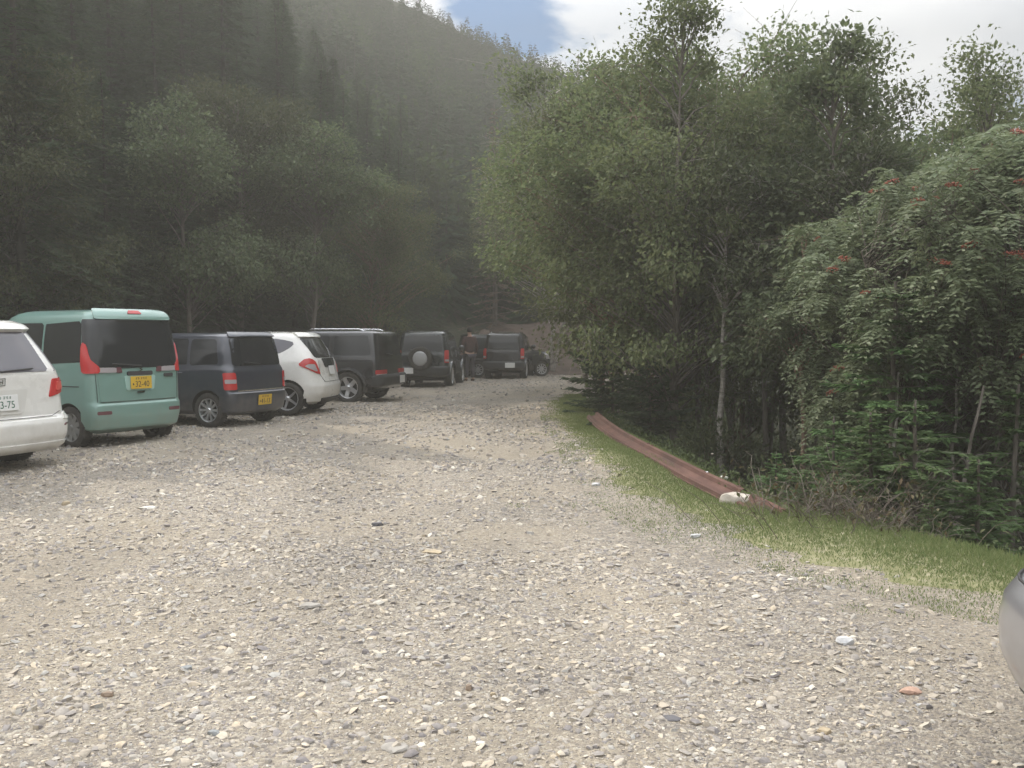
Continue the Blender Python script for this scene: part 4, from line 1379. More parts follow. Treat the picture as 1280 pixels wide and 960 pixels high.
def green_van(loc, heading):
    b = Body([(.19, .13, 3.28, .62), (.25, .03, 3.36, .70), (.40, 0, 3.40, .732), (.55, .005, 3.40, .737), (.585, .03, 3.39, .737), (.80, .035, 3.37, .738), (.93, .04, 3.26, .738),
              (.99, .045, 2.92, .736), (1.10, .05, 2.80, .730), (1.40, .085, 2.48, .695), (1.62, .115, 2.24, .662), (1.70, .135, 2.12, .645), (1.745, .17, 2.02, .615), (1.775, .24, 1.92, .56), (1.79, .34, 1.8, .47)], .13, .30, .035, .14, .02)
    root = car_base('parked_van', 'pale teal van with a yellow 32-40 plate between white wagon and dark hatchback', 'van', loc, heading, b, 'green', (.50, 2.92), .275, .15, .185, (9, .30, .42, .7), 'hubcap', .715, CARS)
    P = lambda *a, **k: panel(b, root, *a, **k)
    P('tailgate', 'r', [(-.60, .60), (.60, .60), (.63, .98), (.63, 1.02), (-.63, 1.02), (-.63, .98)], M['green'], .016)
    P('rear_window', 'r', [(-.80, 1.09), (-.74, 1.03), (.74, 1.03), (.80, 1.09), (.76, 1.665), (-.76, 1.665)], M['glass'], .020, r=.04, nu=30)
    P('spoiler', 'r', [(-.60, 1.66), (.60, 1.66), (.56, 1.772), (-.56, 1.772)], M['green'], .05, r=.05)
    P('brake_light', 'r', [(-.11, 1.715), (.11, 1.715), (.09, 1.745), (-.09, 1.745)], M['red_lens'], .064, r=.01)
    for s in (1, -1):
        lamp = P('tail_light', 'r', [(s * .60, .97), (s * .80, .97), (s * .82, 1.10), (s * .79, 1.30), (s * .755, 1.37), (s * .715, 1.34), (s * .69, 1.14), (s * .60, 1.05)], M['red_lens'], .016, off=.012, r=.03)
        P('reverse_lens', 'r', [(s * .36, .975), (s * .61, .975), (s * .61, 1.045), (s * .36, 1.04)], M['clear_lens'], .032, r=.015, parent=lamp)
        P('stop_lens', 'r', [(s * .27, .97), (s * .36, .97), (s * .36, 1.045), (s * .29, 1.045)], M['dark_lens'], .030, r=.015, parent=lamp)
        P('reflector', 'r', [(s * .46, .44), (s * .66, .44), (s * .66, .485), (s * .46, .485)], M['dark_lens'], .008, off=0, r=.01, nz=4)
    P('handle_bar', 'r', [(-.20, .93), (.20, .93), (.20, .985), (-.20, .985)], M['trim'], .036, r=.02, nz=5)
    P('plate_recess', 'r', [(-.22, .735), (.22, .735), (.25, .93), (-.25, .93)], mat('pale_teal_recess', (0.33, 0.50, 0.45), .4, 0, .6), .010, off=.008, r=.03)
    plate(b, root, 0, .835, M['plate_yellow'], M['plate_black_ink'], '32-40', off=.034)
    P('rear_bumper', 'r', [(-.90, .24), (.90, .24), (.92, .555), (-.92, .555)], M['green'], .012, r=.02, nu=26)
    e = Geo()
    for y, q in ((.012, .4), (-.012, .4), (0, -.6)): e.add(*box(0, y, 0, .045, .011, .006, q))
    e.obj('emblem', M['chrome'], root).matrix_local = rear_frame(b, 0, 1.01, .042)
    wiper(b, root, 1.06, -.02, .42, 1.09)
    P('sticker', 'r', [(-.56, .90), (-.40, .90), (-.40, .945), (-.56, .945)], M['trim'], .012, off=.008, r=.01, nz=3)
    P('badge', 'r', [(-.06, .70), (.06, .70), (.06, .718), (-.06, .718)], M['chrome'], .012, off=.008, r=.004, nz=3)
    for s in (1, -1): seam(b, root, 'r', [(s * .635, .60), (s * .655, .99)], lift=.006)
    side_glass(b, root, [[(.20, 1.10), (1.02, 1.08), (1.02, 1.62), (.28, 1.64)], [(1.06, 1.08), (1.98, 1.06), (1.98, 1.62), (1.06, 1.62)], [(2.04, 1.06), (2.66, 1.05), (2.28, 1.56), (2.04, 1.60)]])
    for k in 'lg':
        P('sliding_door', k, [(.98, .36), (1.98, .36), (1.98, 1.06), (1.06, 1.06), (.98, .90)], M['green'], .013)
        P('front_door', k, [(2.0, .36), (2.56, .36), (2.72, .62), (2.72, 1.04), (2.0, 1.06)], M['green'], .013)
        seam(b, root, k, [(.25, .80), (1.05, .80)], 'door_rail', .016)
        handle(b, root, k, 1.70, .92, M['green'])
    seam(b, root, 'r', [(-.60, .60), (.60, .60)], lift=.010)
    P('windshield', 'f', [(-.62, 1.06), (.62, 1.06), (.52, 1.66), (-.52, 1.66)], M['glass'], .016)
    for s in (1, -1): P('headlight', 'f', [(s * .42, .70), (s * .82, .70), (s * .84, .92), (s * .46, .90)], M['clear_lens'], .016)
    mirrors(b, root, 2.55, 1.12, M['green'])
    return root


def white_wagon(loc, heading):
    b = Body([(.19, .16, 4.55, .78), (.25, .05, 4.70, .86), (.36, .005, 4.76, .892), (.50, 0, 4.76, .90), (.545, .02, 4.75, .90), (.58, .075, 4.74, .898), (.72, .095, 4.60, .90), (.86, .11, 4.0, .90),
              (1.00, .12, 3.7, .885), (1.07, .135, 3.55, .865), (1.30, .27, 3.0, .78), (1.47, .37, 2.65, .70), (1.53, .42, 2.5, .66), (1.565, .50, 2.36, .60), (1.585, .64, 2.2, .50)], .20, .4, .09, .2, .02)
    root = car_base('parked_wagon', 'pearl white wagon with a raked rear window, cut by the left edge of the view', 'car', loc, heading, b, 'white', (.98, 3.82), .325, .21, .22, (5, .34, .30, 0), 'alloy', .88, CARS, 1.12)
    P = lambda *a, **k: panel(b, root, *a, **k)
    P('tailgate', 'r', [(-.70, .56), (.70, .56), (.76, .72), (.77, 1.03), (-.77, 1.03), (-.76, .72)], M['white'], .017)
    P('rear_window', 'r', [(-.80, 1.06), (.80, 1.06), (.655, 1.49), (-.655, 1.49)], M['glass_grey'], .016, r=.05)
    P('spoiler', 'r', [(-.66, 1.49), (.66, 1.49), (.60, 1.565), (-.60, 1.565)], M['white'], .065, r=.03)
    for s in (1, -1):
        lamp = P('tail_light', 'r', [(s * .60, .775), (s * .93, .84), (s * 1.0, .99), (s * .68, .985)], M['red_lens'], .028, r=.02)
        P('inner_lens', 'r', [(s * .70, .84), (s * .88, .87), (s * .92, .95), (s * .73, .945)], mat('bright_red_lens', (.62, .09, .07), .2, 0, .5), .036, r=.02, parent=lamp)
        P('reflector', 'r', [(s * .74, .455), (s * .99, .47), (s * .99, .50), (s * .74, .485)], M['dark_lens'], .020, r=.01, nz=4)
    P('rear_bumper', 'r', [(-1.25, .30), (1.25, .30), (1.25, .525), (-1.25, .525)], M['white'], .018, r=.03, nu=34)
    P('bumper_lip', 'r', [(-1.1, .215), (1.1, .215), (1.15, .30), (-1.15, .30)], M['white'], .034, r=.02, nu=34, nz=5)
    P('bumper_corner', 'r', [(.72, .525), (1.18, .525), (1.15, .60), (.86, .60)], M['white'], .03, r=.02)
    P('bumper_corner', 'r', [(-.72, .525), (-1.18, .525), (-1.15, .60), (-.86, .60)], M['white'], .03, r=.02)
    P('plate_recess', 'r', [(-.24, .62), (.24, .62), (.32, .88), (-.32, .88)], mat('white_recess', (.62, .61, .57), .4, 0, .5), .009, off=.009, r=.03)
    plate(b, root, 0, .745, M['plate_white'], M['plate_green_ink'], '23-75', off=.034)
    e = Geo()
    for x in (-.018, .018): e.add(*box(x, 0, .003, .008, .048, .006, -.12 if x > 0 else .12))
    e.add(*box(0, 0, .003, .034, .008, .006))
    for x, y, w_, h_ in ((0, .036, .10, .006), (0, -.036, .08, .006)): e.add(*box(x, y, .002, w_, h_, .005))
    for x, q in ((-.046, .13), (.046, -.13)): e.add(*box(x, 0, .002, .006, .076, .005, q))
    e.obj('emblem', M['chrome'], root).matrix_local = rear_frame(b, 0, .965, .012)
    wiper(b, root, 1.075, .02, -.42, 1.10)
    side_glass(b, root, [[(.62, 1.10), (1.45, 1.07), (1.45, 1.46), (.80, 1.42)], [(1.5, 1.06), (2.4, 1.04), (2.4, 1.49), (1.5, 1.48)], [(2.46, 1.04), (3.4, 1.02), (2.75, 1.47), (2.46, 1.49)]])
    for k in 'lg':
        P('rear_door', k, [(1.42, .36), (2.42, .36), (2.42, 1.04), (1.42, 1.05)], M['white'], .013)
        P('front_door', k, [(2.44, .36), (3.36, .36), (3.36, 1.0), (2.44, 1.03)], M['white'], .013)
        handle(b, root, k, 1.52, .90, M['white']); handle(b, root, k, 2.55, .89, M['white'])
    seam(b, root, 'r', [(-.74, .615), (-.60, .565), (.60, .565), (.74, .615)], lift=.012)
    P('windshield', 'f', [(-.74, 1.02), (.74, 1.02), (.60, 1.48), (-.60, 1.48)], M['glass'], .016)
    for s in (1, -1): P('headlight', 'f', [(s * .5, .62), (s * 1.0, .62), (s * 1.0, .8), (s * .5, .76)], M['clear_lens'], .016)
    mirrors(b, root, 3.2, 1.06, M['white'])
    return root


def dark_hatch(loc, heading, name, label, paint='navy', main='41-13', plate_z=.42, rim='alloy'):
    b = Body([(.19, .13, 3.26, .64), (.25, .03, 3.35, .70), (.42, 0, 3.395, .735), (.54, 0, 3.395, .737), (.57, .03, 3.39, .737), (.78, .035, 3.34, .737), (.88, .045, 3.2, .735), (.93, .065, 2.9, .725), (.965, .085, 2.72, .71),
              (1.20, .12, 2.42, .68), (1.38, .16, 2.14, .64), (1.44, .185, 2.02, .62), (1.475, .23, 1.92, .575), (1.495, .32, 1.78, .50)], .15, .3, .045, .16, .02)
    root = car_base(name, label, 'car', loc, heading, b, paint, (.52, 2.90), .28, .165, .19, (10, .17, .20, .6), rim, .715, CARS)
    P = lambda *a, **k: panel(b, root, *a, **k)
    P('tailgate', 'r', [(-.60, .56), (.60, .56), (.63, .93), (-.63, .93)], M[paint], .014)
    P('rear_window', 'r', [(-.60, 1.0), (-.55, .975), (.55, .975), (.60, 1.0), (.57, 1.42), (-.57, 1.42)], M['glass'], .016, r=.06)
    P('spoiler', 'r', [(-.57, 1.425), (.57, 1.425), (.52, 1.48), (-.52, 1.48)], M[paint], .05, r=.03)
    for s in (1, -1):
        lamp = P('tail_light', 'r', [(s * .585, .60), (s * .78, .60), (s * .79, .87), (s * .60, .87)], M['red_lens'], .03, r=.025)
        P('reverse_lens', 'r', [(s * .60, .70), (s * .76, .70), (s * .765, .765), (s * .60, .765)], M['clear_lens'], .036, r=.01, parent=lamp)
    P('rear_bumper', 'r', [(-.92, .24), (.92, .24), (.92, .53), (-.92, .53)], M[paint], .014, r=.02, nu=26)
    P('trim_strip', 'r', [(-.56, .57), (.56, .57), (.56, .592), (-.56, .592)], M['chrome'] if main else M['trim'], .02, r=.004, nz=3)
    plate(b, root, -.02, plate_z, M['plate_yellow'], M['plate_black_ink'], '' if not main else main, off=.024)
    wiper(b, root, 1.0, -.02, .36, 1.03)
    side_glass(b, root, [[(.28, 1.0), (.88, .98), (.88, 1.40), (.36, 1.40)], [(.94, .98), (1.76, .97), (1.76, 1.41), (.94, 1.41)], [(1.82, .97), (2.55, .96), (2.12, 1.38), (1.82, 1.41)]])
    for k in 'lg':
        P('rear_door', k, [(.94, .34), (1.78, .34), (1.78, .95), (.90, .95), (.88, .8)], M[paint], .012)
        P('front_door', k, [(1.80, .34), (2.52, .34), (2.58, .55), (2.58, .93), (1.80, .95)], M[paint], .012)
        handle(b, root, k, 1.0, .86, M[paint]); handle(b, root, k, 1.88, .85, M[paint])
    P('windshield', 'f', [(-.60, .97), (.60, .97), (.52, 1.40), (-.52, 1.40)], M['glass'], .016)
    for s in (1, -1): P('headlight', 'f', [(s * .40, .62), (s * .80, .62), (s * .82, .82), (s * .44, .80)], M['clear_lens'], .016)
    mirrors(b, root, 2.42, 1.02, M[paint])
    return root


def white_hatch(loc, heading):
    b = Body([(.18, .20, 3.70, .74), (.24, .07, 3.82, .82), (.38, .01, 3.90, .845), (.52, 0, 3.90, .8475), (.60, .03, 3.89, .8475), (.68, .06, 3.82, .847), (.80, .085, 3.5, .845), (.95, .11, 3.05, .83), (1.02, .13, 2.92, .81),
              (1.20, .23, 2.55, .74), (1.38, .35, 2.2, .665), (1.44, .39, 2.08, .63), (1.48, .45, 1.96, .58), (1.505, .56, 1.8, .50), (1.518, .72, 1.66, .40)], .30, .4, .07, .18, .02, .11)
    root = car_base('parked_hatchback', 'white hatchback with angular red tail lights and five spoke wheels', 'car', loc, heading, b, 'white', (.66, 3.16), .305, .18, .215, (5, .22, .14, 0), 'alloy', .825, CARS)
    P = lambda *a, **k: panel(b, root, *a, **k)
    P('tailgate', 'r', [(-.50, .60), (.50, .60), (.60, .74), (.56, 1.0), (-.56, 1.0), (-.60, .74)], M['white'], .014)
    P('rear_window', 'r', [(-.62, 1.04), (.62, 1.04), (.60, 1.42), (-.60, 1.42)], M['glass'], .016, r=.05)
    P('spoiler', 'r', [(-.62, 1.415), (.62, 1.415), (.55, 1.49), (-.55, 1.49)], M['white'], .045, r=.02)
    for s in (1, -1): seam(b, root, 'r', [(s * .56, 1.02), (s * .61, .74), (s * .50, .60)], lift=.004)
    seam(b, root, 'r', [(-.50, .595), (.50, .595)], lift=.006)
    P('plate_garnish', 'r', [(-.32, .86), (.32, .86), (.40, 1.03), (-.40, 1.03)], M['glass'], .022, r=.03)
    for s in (1, -1):
        lamp = P('tail_light', 'r', [(s * .60, .735), (s * .70, .76), (s * 1.02, .92), (s * .84, 1.03), (s * .72, 1.035), (s * .66, .98)], M['red_lens'], .026, r=.03)
        P('reverse_lens', 'r', [(s * .665, .79), (s * .72, .80), (s * .90, .89), (s * .82, .93), (s * .70, .93)], M['clear_lens'], .032, r=.03, parent=lamp)
    P('rear_bumper', 'r', [(-1.02, .30), (1.02, .30), (1.0, .58), (-1.0, .58)], M['white'], .014, r=.03, nu=30)
    P('diffuser', 'r', [(-.55, .20), (.55, .20), (.62, .30), (-.62, .30)], M['trim'], .03, r=.02, nz=5)
    plate(b, root, 0, .80, M['plate_white'], M['plate_green_ink'], '', upper=False, off=.03)
    side_glass(b, root, [[(.50, 1.33), (.56, 1.25), (.76, 1.14), (1.1, 1.06), (1.34, 1.05), (1.34, 1.425), (.80, 1.395)], [(1.38, 1.045), (2.12, 1.02), (2.12, 1.42), (1.38, 1.43)], [(2.18, 1.02), (2.85, 1.0), (2.35, 1.33), (2.18, 1.40)]], 'glass_grey')
    for k in 'lg':
        P('rear_door', k, [(1.16, .34), (2.12, .34), (2.12, 1.0), (1.2, 1.03), (1.04, .82)], M['white'], .012)
        P('front_door', k, [(2.14, .34), (2.9, .34), (2.98, .56), (2.98, .97), (2.14, 1.0)], M['white'], .012)
        handle(b, root, k, 1.25, .93, M['white']); handle(b, root, k, 2.24, .92, M['white'])
    P('fuel_flap', 'l', [(.82, .84), (.97, .84), (.97, .98), (.82, .98)], M['white'], .012)
    wiper(b, root, 1.07, 0, .4, 1.10)
    P('windshield', 'f', [(-.68, 1.0), (.68, 1.0), (.55, 1.42), (-.55, 1.42)], M['glass'], .016)
    for s in (1, -1): P('headlight', 'f', [(s * .45, .62), (s * .95, .62), (s * .97, .82), (s * .5, .74)], M['clear_lens'], .016)
    mirrors(b, root, 2.7, 1.05, M['white'])
    return root


def boxy_jeep(loc, heading, name, label, paint, spare=False, W=.86, L=4.1, H=1.62, rim='alloy', plate_m='plate_white', style=(5, .42, .36, 0), R=.345, high=False):
    k_ = H / 1.62
    b = Body([(z * k_, xr, L - xf, W * w) for z, xr, xf, w in
              [(.30, .16, .18, .86), (.36, .03, .05, .95), (.44, 0, 0, .98), (.58, 0, 0, .99), (.62, .06, .02, .99), (.88, .065, .04, 1.0), (.96, .07, .10, .995), (1.00, .08, .95, .985), (1.04, .085, 1.22, .97), (1.30, .12, 1.48, .92), (1.50, .16, 1.68, .875), (1.56, .18, 1.76, .85), (1.60, .23, 1.86, .79), (1.62, .32, 2.0, .70)]], .12, .25, .03, .10, .02)
    ax = (.78, .78 + L * .62)
    root = car_base(name, label, 'car', loc, heading, b, paint, ax, R, .22, R * .70, style, rim, W + .005, CARS, 1.16)
    P = lambda *a, **k: panel(b, root, *a, **k)
    z = lambda v: v * k_
    P('tailgate', 'r', [(-W * .80, z(.66)), (W * .80, z(.66)), (W * .80, z(1.0)), (-W * .80, z(1.0))], M[paint], .014)
    P('rear_window', 'r', [(-W * .76, z(1.05)), (W * .76, z(1.05)), (W * .70, z(1.50)), (-W * .70, z(1.50))], M['glass'], .016, r=.05)
    P('rear_bumper', 'r', [(-W * 1.15, z(.40)), (W * 1.15, z(.40)), (W * 1.15, z(.60)), (-W * 1.15, z(.60))], M['trim'], .05, r=.03, nu=26)
    for s in (1, -1):
        if spare or high:
            lamp = P('tail_light', 'r', [(s * W * .84, z(.72)), (s * W * 1.02, z(.72)), (s * W * 1.02, z(1.08)), (s * W * .84, z(1.08))], M['red_lens'], .03, r=.02)
            P('reverse_lens', 'r', [(s * W * .86, z(.76)), (s * W * 1.0, z(.76)), (s * W * 1.0, z(.82)), (s * W * .86, z(.82))], M['clear_lens'], .036, r=.01, parent=lamp)
        else:
            lamp = P('tail_light', 'r', [(s * W * .48, z(.64)), (s * W * 1.0, z(.64)), (s * W * 1.0, z(.735)), (s * W * .48, z(.735))], M['red_lens'], .045, r=.015)
            P('reverse_lens', 'r', [(s * W * .50, z(.61)), (s * W * .98, z(.61)), (s * W * .98, z(.64)), (s * W * .50, z(.64))], M['clear_lens'], .05, r=.006, nz=4, parent=lamp)
    side_glass(b, root, [[(.24, z(1.06)), (1.12, z(1.06)), (1.12, z(1.50)), (.32, z(1.50))], [(1.24, z(1.06)), (L * .5 - .04, z(1.06)), (L * .5 - .04, z(1.51)), (1.24, z(1.51))], [(L * .5, z(1.06)), (L - 1.36, z(1.06)), (L - 1.66, z(1.48)), (L * .5, z(1.51))]])
    for k in 'lg':
        P('rear_door', k, [(1.24, z(.42)), (L * .5 - .03, z(.42)), (L * .5 - .03, z(1.02)), (1.16, z(1.02)), (1.16, z(.72))], M[paint], .013)
        P('front_door', k, [(L * .5, z(.42)), (L - 1.28, z(.42)), (L - 1.28, z(1.0)), (L * .5, z(1.02))], M[paint], .013)
        handle(b, root, k, 1.30, z(.92), M[paint]); handle(b, root, k, L * .5 + .1, z(.92), M[paint])
        P('belt_trim', k, [(.18, z(1.015)), (L - 1.3, z(1.015)), (L - 1.3, z(1.04)), (.18, z(1.04))], M[paint], .024, r=.005, nz=3, nu=14)
        sg = 1 if k == 'l' else -1
        for x in ax:
            a = np.radians(np.linspace(-14, 194, 26)); rows = []
            for rr, yy in ((1.15, .0), (1.15, .045), (1.30, .035), (1.34, -.03)):
                rows.append(np.stack([x + R * rr * np.cos(a), np.full(26, sg * (W * .985 + yy)), R + R * rr * np.sin(a) * .98], -1))
            V = np.concatenate(rows); F = grid_faces(26, 4)
            g = Geo(); g.add(V, F if sg < 0 else F[:, ::-1]); g.obj('wheel_arch', M[paint], root, sharp=40)
        rail = b.side(np.linspace(.45, L - 2.0, 12), np.full(12, z(1.60)), sg) * [1, .88, 1] + [0, 0, .05]
        rail[0, 2] -= .05; rail[-1, 2] -= .05
        g = Geo(); g.add(*tube(rail, .016, 6)); g.obj('roof_rail', M['chrome'] if not spare else M['trim'], root, smooth=True)
    if spare:
        fr = rear_frame(b, .04, z(.84), .10)
        t, rm = make_wheel(.33, .18, .20, (6, .3, .3, .5))
        w = link('spare_wheel', t, root); w.matrix_local = fr @ Matrix.Rotation(-PI / 2, 4, 'X') @ Matrix.Rotation(PI, 4, 'X') if False else fr @ Matrix.Rotation(PI / 2, 4, 'X')
        g = Geo(); g.add(*lathe_y([(.001, .098), (.16, .096), (.205, .085), (.215, .06), (.215, .0)][::-1], 32))
        g.obj('spare_cover', M['spare'], w, smooth=True)
        plate(b, root, W * .55, z(.50), M[plate_m], M['plate_black_ink'], '', upper=False, off=.07)
    else:
        plate(b, root, -W * .35, z(.50), M[plate_m], M['plate_green_ink'], '', upper=False, off=.07)
    wiper(b, root, z(1.07), 0, .35, z(1.10))
    P('windshield', 'f', [(-W * .85, z(1.06)), (W * .85, z(1.06)), (W * .74, z(1.52)), (-W * .74, z(1.52))], M['glass'], .016)
    for s in (1, -1): P('headlight', 'f', [(s * W * .6, z(.70)), (s * W * .95, z(.70)), (s * W * .95, z(.88)), (s * W * .6, z(.88))], M['clear_lens'], .016)
    mirrors(b, root, L - 1.5, z(1.10), M[paint])
    return root


def silver_car(loc, heading):
    b = Body([(.20, .30, 4.2, .70), (.26, .16, 4.3, .80), (.34, .05, 4.38, .85), (.44, .005, 4.4, .865), (.54, 0, 4.4, .87), (.62, .015, 4.4, .868), (.665, .05, 4.36, .86), (.69, .12, 4.3, .85), (.80, .16, 4.0, .85), (.95, .17, 3.3, .84), (1.05, .2, 3.0, .80), (1.35, .42, 2.4, .66), (1.42, .5, 2.2, .60), (1.46, .66, 2.0, .50)], .26, .4, .10, .2, .02)
    root = car_base('silver_car', 'silver car of which only the bumper corner shows at the right edge', 'car', loc, heading, b, 'silver', (.85, 3.5), .305, .19, .2, (5, .3, .3, 0), 'alloy', .845)
    P = lambda *a, **k: panel(b, root, *a, **k)
    P('rear_bumper', 'r', [(-1.15, .335), (1.15, .335), (1.15, .665), (-1.15, .665)], M['silver'], .012, r=.03, nu=36)
    P('bumper_skirt', 'r', [(-1.05, .22), (1.05, .22), (1.08, .33), (-1.08, .33)], M['trim'], .02, r=.02, nu=30, nz=6)
    P('tailgate', 'r', [(-.62, .70), (.62, .70), (.66, 1.0), (-.66, 1.0)], M['silver'], .014)
    seam(b, root, 'r', [(.2, .668), (1.2, .668)], lift=.008, w=.01)
    P('rear_window', 'r', [(-.66, 1.04), (.66, 1.04), (.58, 1.40), (-.58, 1.40)], M['glass'], .016, r=.05)
    for s in (1, -1): P('tail_light', 'r', [(s * .62, .74), (s * .95, .76), (s * .97, .96), (s * .68, .97)], M['red_lens'], .026)
    side_glass(b, root, [[(.7, 1.05), (1.5, 1.02), (1.5, 1.39), (.9, 1.36)], [(1.56, 1.02), (2.3, 1.0), (2.3, 1.39), (1.56, 1.4)], [(2.36, 1.0), (3.0, .98), (2.5, 1.32), (2.36, 1.37)]])
    P('windshield', 'f', [(-.66, 1.0), (.66, 1.0), (.55, 1.38), (-.55, 1.38)], M['glass'], .016)
    mirrors(b, root, 2.8, 1.04, M['silver'])
    return root


green_van((-4.92, 12.5, 0), -60)
white_wagon((-5.25, 9.80, 0), -65)
dark_hatch((-4.06, 15.35, 0), -66, 'parked_hatchback', 'dark navy hatchback with a lower yellow plate and ten spoke wheels beside the green van')
white_hatch((-3.40, 18.05, 0), -84)
boxy_jeep((-2.62, 21.1, 0), -76, 'parked_jeep', 'black jeep with bright alloy wheels and a small white plate beside the white hatchback', 'black', H=1.57, L=3.95, W=.83, R=.335)
boxy_jeep((-2.50, 26.2, 0), 5, 'parked_jeep', 'dark jeep with a round silver spare wheel cover on its tailgate', 'slate', True, W=.74, L=3.4, H=1.58, R=.33)
boxy_jeep((-.30, 31.4, 0), 8, 'parked_jeep', 'black jeep at the far end of the row, in front of a dark hatchback', 'black', False, W=.70, high=True, L=3.4, H=1.55, R=.32)
dark_hatch((-1.9, 33.6, 0), 72, 'parked_hatchback', 'dark hatchback half hidden behind the farthest jeep, its bonnet towards the bank', 'black', '')
silver_car((1.49, 2.36, 0), 92)

# ------------------------------------------------------------------ rail, rock, log, sign, person
M['rust'] = noise_mat('rusted_steel', (0.055, 0.028, 0.021), (0.120, 0.058, 0.043), 6, 0.88, 0.35, c3=(0.085, 0.038, 0.028), dist=0.006, stretch=(1, .35, 1))
M['pale_rock'] = noise_mat('pale_rock', (0.36, 0.32, 0.27), (0.58, 0.53, 0.46), 9, 0.85, 0.6, dist=.02)


def guard_rail():
    """a rusted corrugated rail panel lying along the edge of the verge"""
    ctrl = np.array([(1.42, 16.4), (1.42, 15.0), (1.48, 13.2), (1.61, 11.4), (1.72, 10.2), (1.81, 9.2), (1.94, 8.1)])
    t = np.linspace(0, 1, 46); tt = np.linspace(0, 1, len(ctrl))
    cx = np.interp(t, tt, ctrl[:, 0]); cy = np.interp(t, tt, ctrl[:, 1])
    for _ in range(6):
        cx[1:-1] = (cx[:-2] + 2 * cx[1:-1] + cx[2:]) / 4; cy[1:-1] = (cy[:-2] + 2 * cy[1:-1] + cy[2:]) / 4
    prof = np.array([(-.17, .0), (-.155, .006), (-.13, .052), (-.085, .058), (-.05, .016), (.0, .008), (.05, .022), (.085, .075), (.13, .078), (.155, .03), (.17, .028)])
    root = empty('guard_rail', (cx[-1], cy[-1], 0))
    tag(root, 'long rusty red steel rail lying along the edge of the grass verge', 'guard rail')
    r = RS(3)

    def strip(ii, name, tw0=.42, dz=.0):
        n = len(ii)
        px, py = cx[ii], cy[ii]
        T = unit(np.stack([np.gradient(px), np.gradient(py)], -1)); Sx = np.stack([-T[:, 1], T[:, 0]], -1)
        if Sx[0, 0] < 0: Sx = -Sx
        s = np.linspace(0, 1, n); tw = np.full(n, tw0)
        rows, rows2 = [], []
        for a, b in prof:
            u = .74 * (a * np.cos(tw) - b * np.sin(tw)); h = a * np.sin(tw) + b * np.cos(tw)
            z = .058 + dz + h * .62 + 0 * s
            rows.append(np.stack([px + Sx[:, 0] * u - cx[-1], py + Sx[:, 1] * u - cy[-1], z], -1))
        V = np.stack(rows, 1)
        nn = V[:, ::-1] + np.array([0, 0, -.006])
        ring = np.concatenate([V, nn], 1)
        m = ring.shape[1]
        g = Geo(); g.add(ring.reshape(-1, 3), grid_faces(m, n, True))
        return g.obj(name, M['rust'], root, sharp=30)
    strip(np.arange(0, 24), 'rail_panel', .30); strip(np.arange(23, 46), 'rail_panel', .30, .0015)
    # the piece beyond the rock
    g = Geo()
    p0 = np.array([1.98, 7.98]) - [cx[-1], cy[-1]]; p1 = np.array([2.10, 7.42]) - [cx[-1], cy[-1]]
    s = np.linspace(0, 1, 10)[:, None]
    c = p0 + (p1 - p0) * s
    rows = []
    for a, b in prof * [.62, .9]:
        rows.append(np.concatenate([c + [a, .2 * a], .035 - .035 * s + b * .7 + .3 * a], 1))
    V = np.stack(rows, 1); ring = np.concatenate([V, V[:, ::-1] - [0, 0, .006]], 1)
    g.add(ring.reshape(-1, 3), grid_faces(ring.shape[1], 10, True)); g.obj('end_panel', M['rust'], root, sharp=30)
    for i in (3, 22, 23, 38, 44):
        g = Geo(); V, F = lathe_y([(.001, .012), (.014, .010), (.018, .002), (.018, -.01)][::-1], 10)
        g.add(V[:, [0, 2, 1]], F)
        g.obj('bolt', M['chrome'] if i == 38 else M['rust'], root).location = (cx[i] - cx[-1] + .08, cy[i] - cy[-1], .125)


guard_rail()


def rock(name, x, y, sx, sy, sz, seed, m, label, cat='stone', sink=.35, flat=0.0, rz=None, sub=3, group=None, ang=.28):
    bm = bmesh.new()
    bmesh.ops.create_icosphere(bm, subdivisions=sub, radius=1.0)
    r = RS(seed)
    pl = unit(r.normal(0, 1, (9, 3))); pd = r.uniform(.55, .9, 9)
    for v in bm.verts:
        p = np.array(v.co)
        for n, d in zip(pl, pd):      # knock flats on it
            k = p @ n
            if k > d: p = p - n * (k - d) * (.6 + ang)
        p *= 1 + .05 * math.sin(5 * p[0] + seed) * math.cos(4 * p[1])
        if flat and p[2] > flat: p[2] = flat + (p[2] - flat) * .15
        v.co = p * [sx, sy, sz]
    me = bpy.data.meshes.new(name); bm.to_mesh(me); bm.free()
    me.materials.append(m)
    me.polygons.foreach_set('use_smooth', np.ones(len(me.polygons), bool)); me.set_sharp_from_angle(angle=math.radians(24))
    o = link(name, me, None, (x, y, float(lot_z(x, y)) + sz * (1 - 2 * sink) * .5), (0, 0, r.uniform(0, 6.28) if rz is None else rz))
    tag(o, label, cat, group)
    return o


p = gp(925, 632)
rock('rock', p.x, p.y, .17, .12, .105, 5, M['pale_rock'], 'pale boulder leaning against the near end of the rusty rail', 'rock', .25, rz=.2)

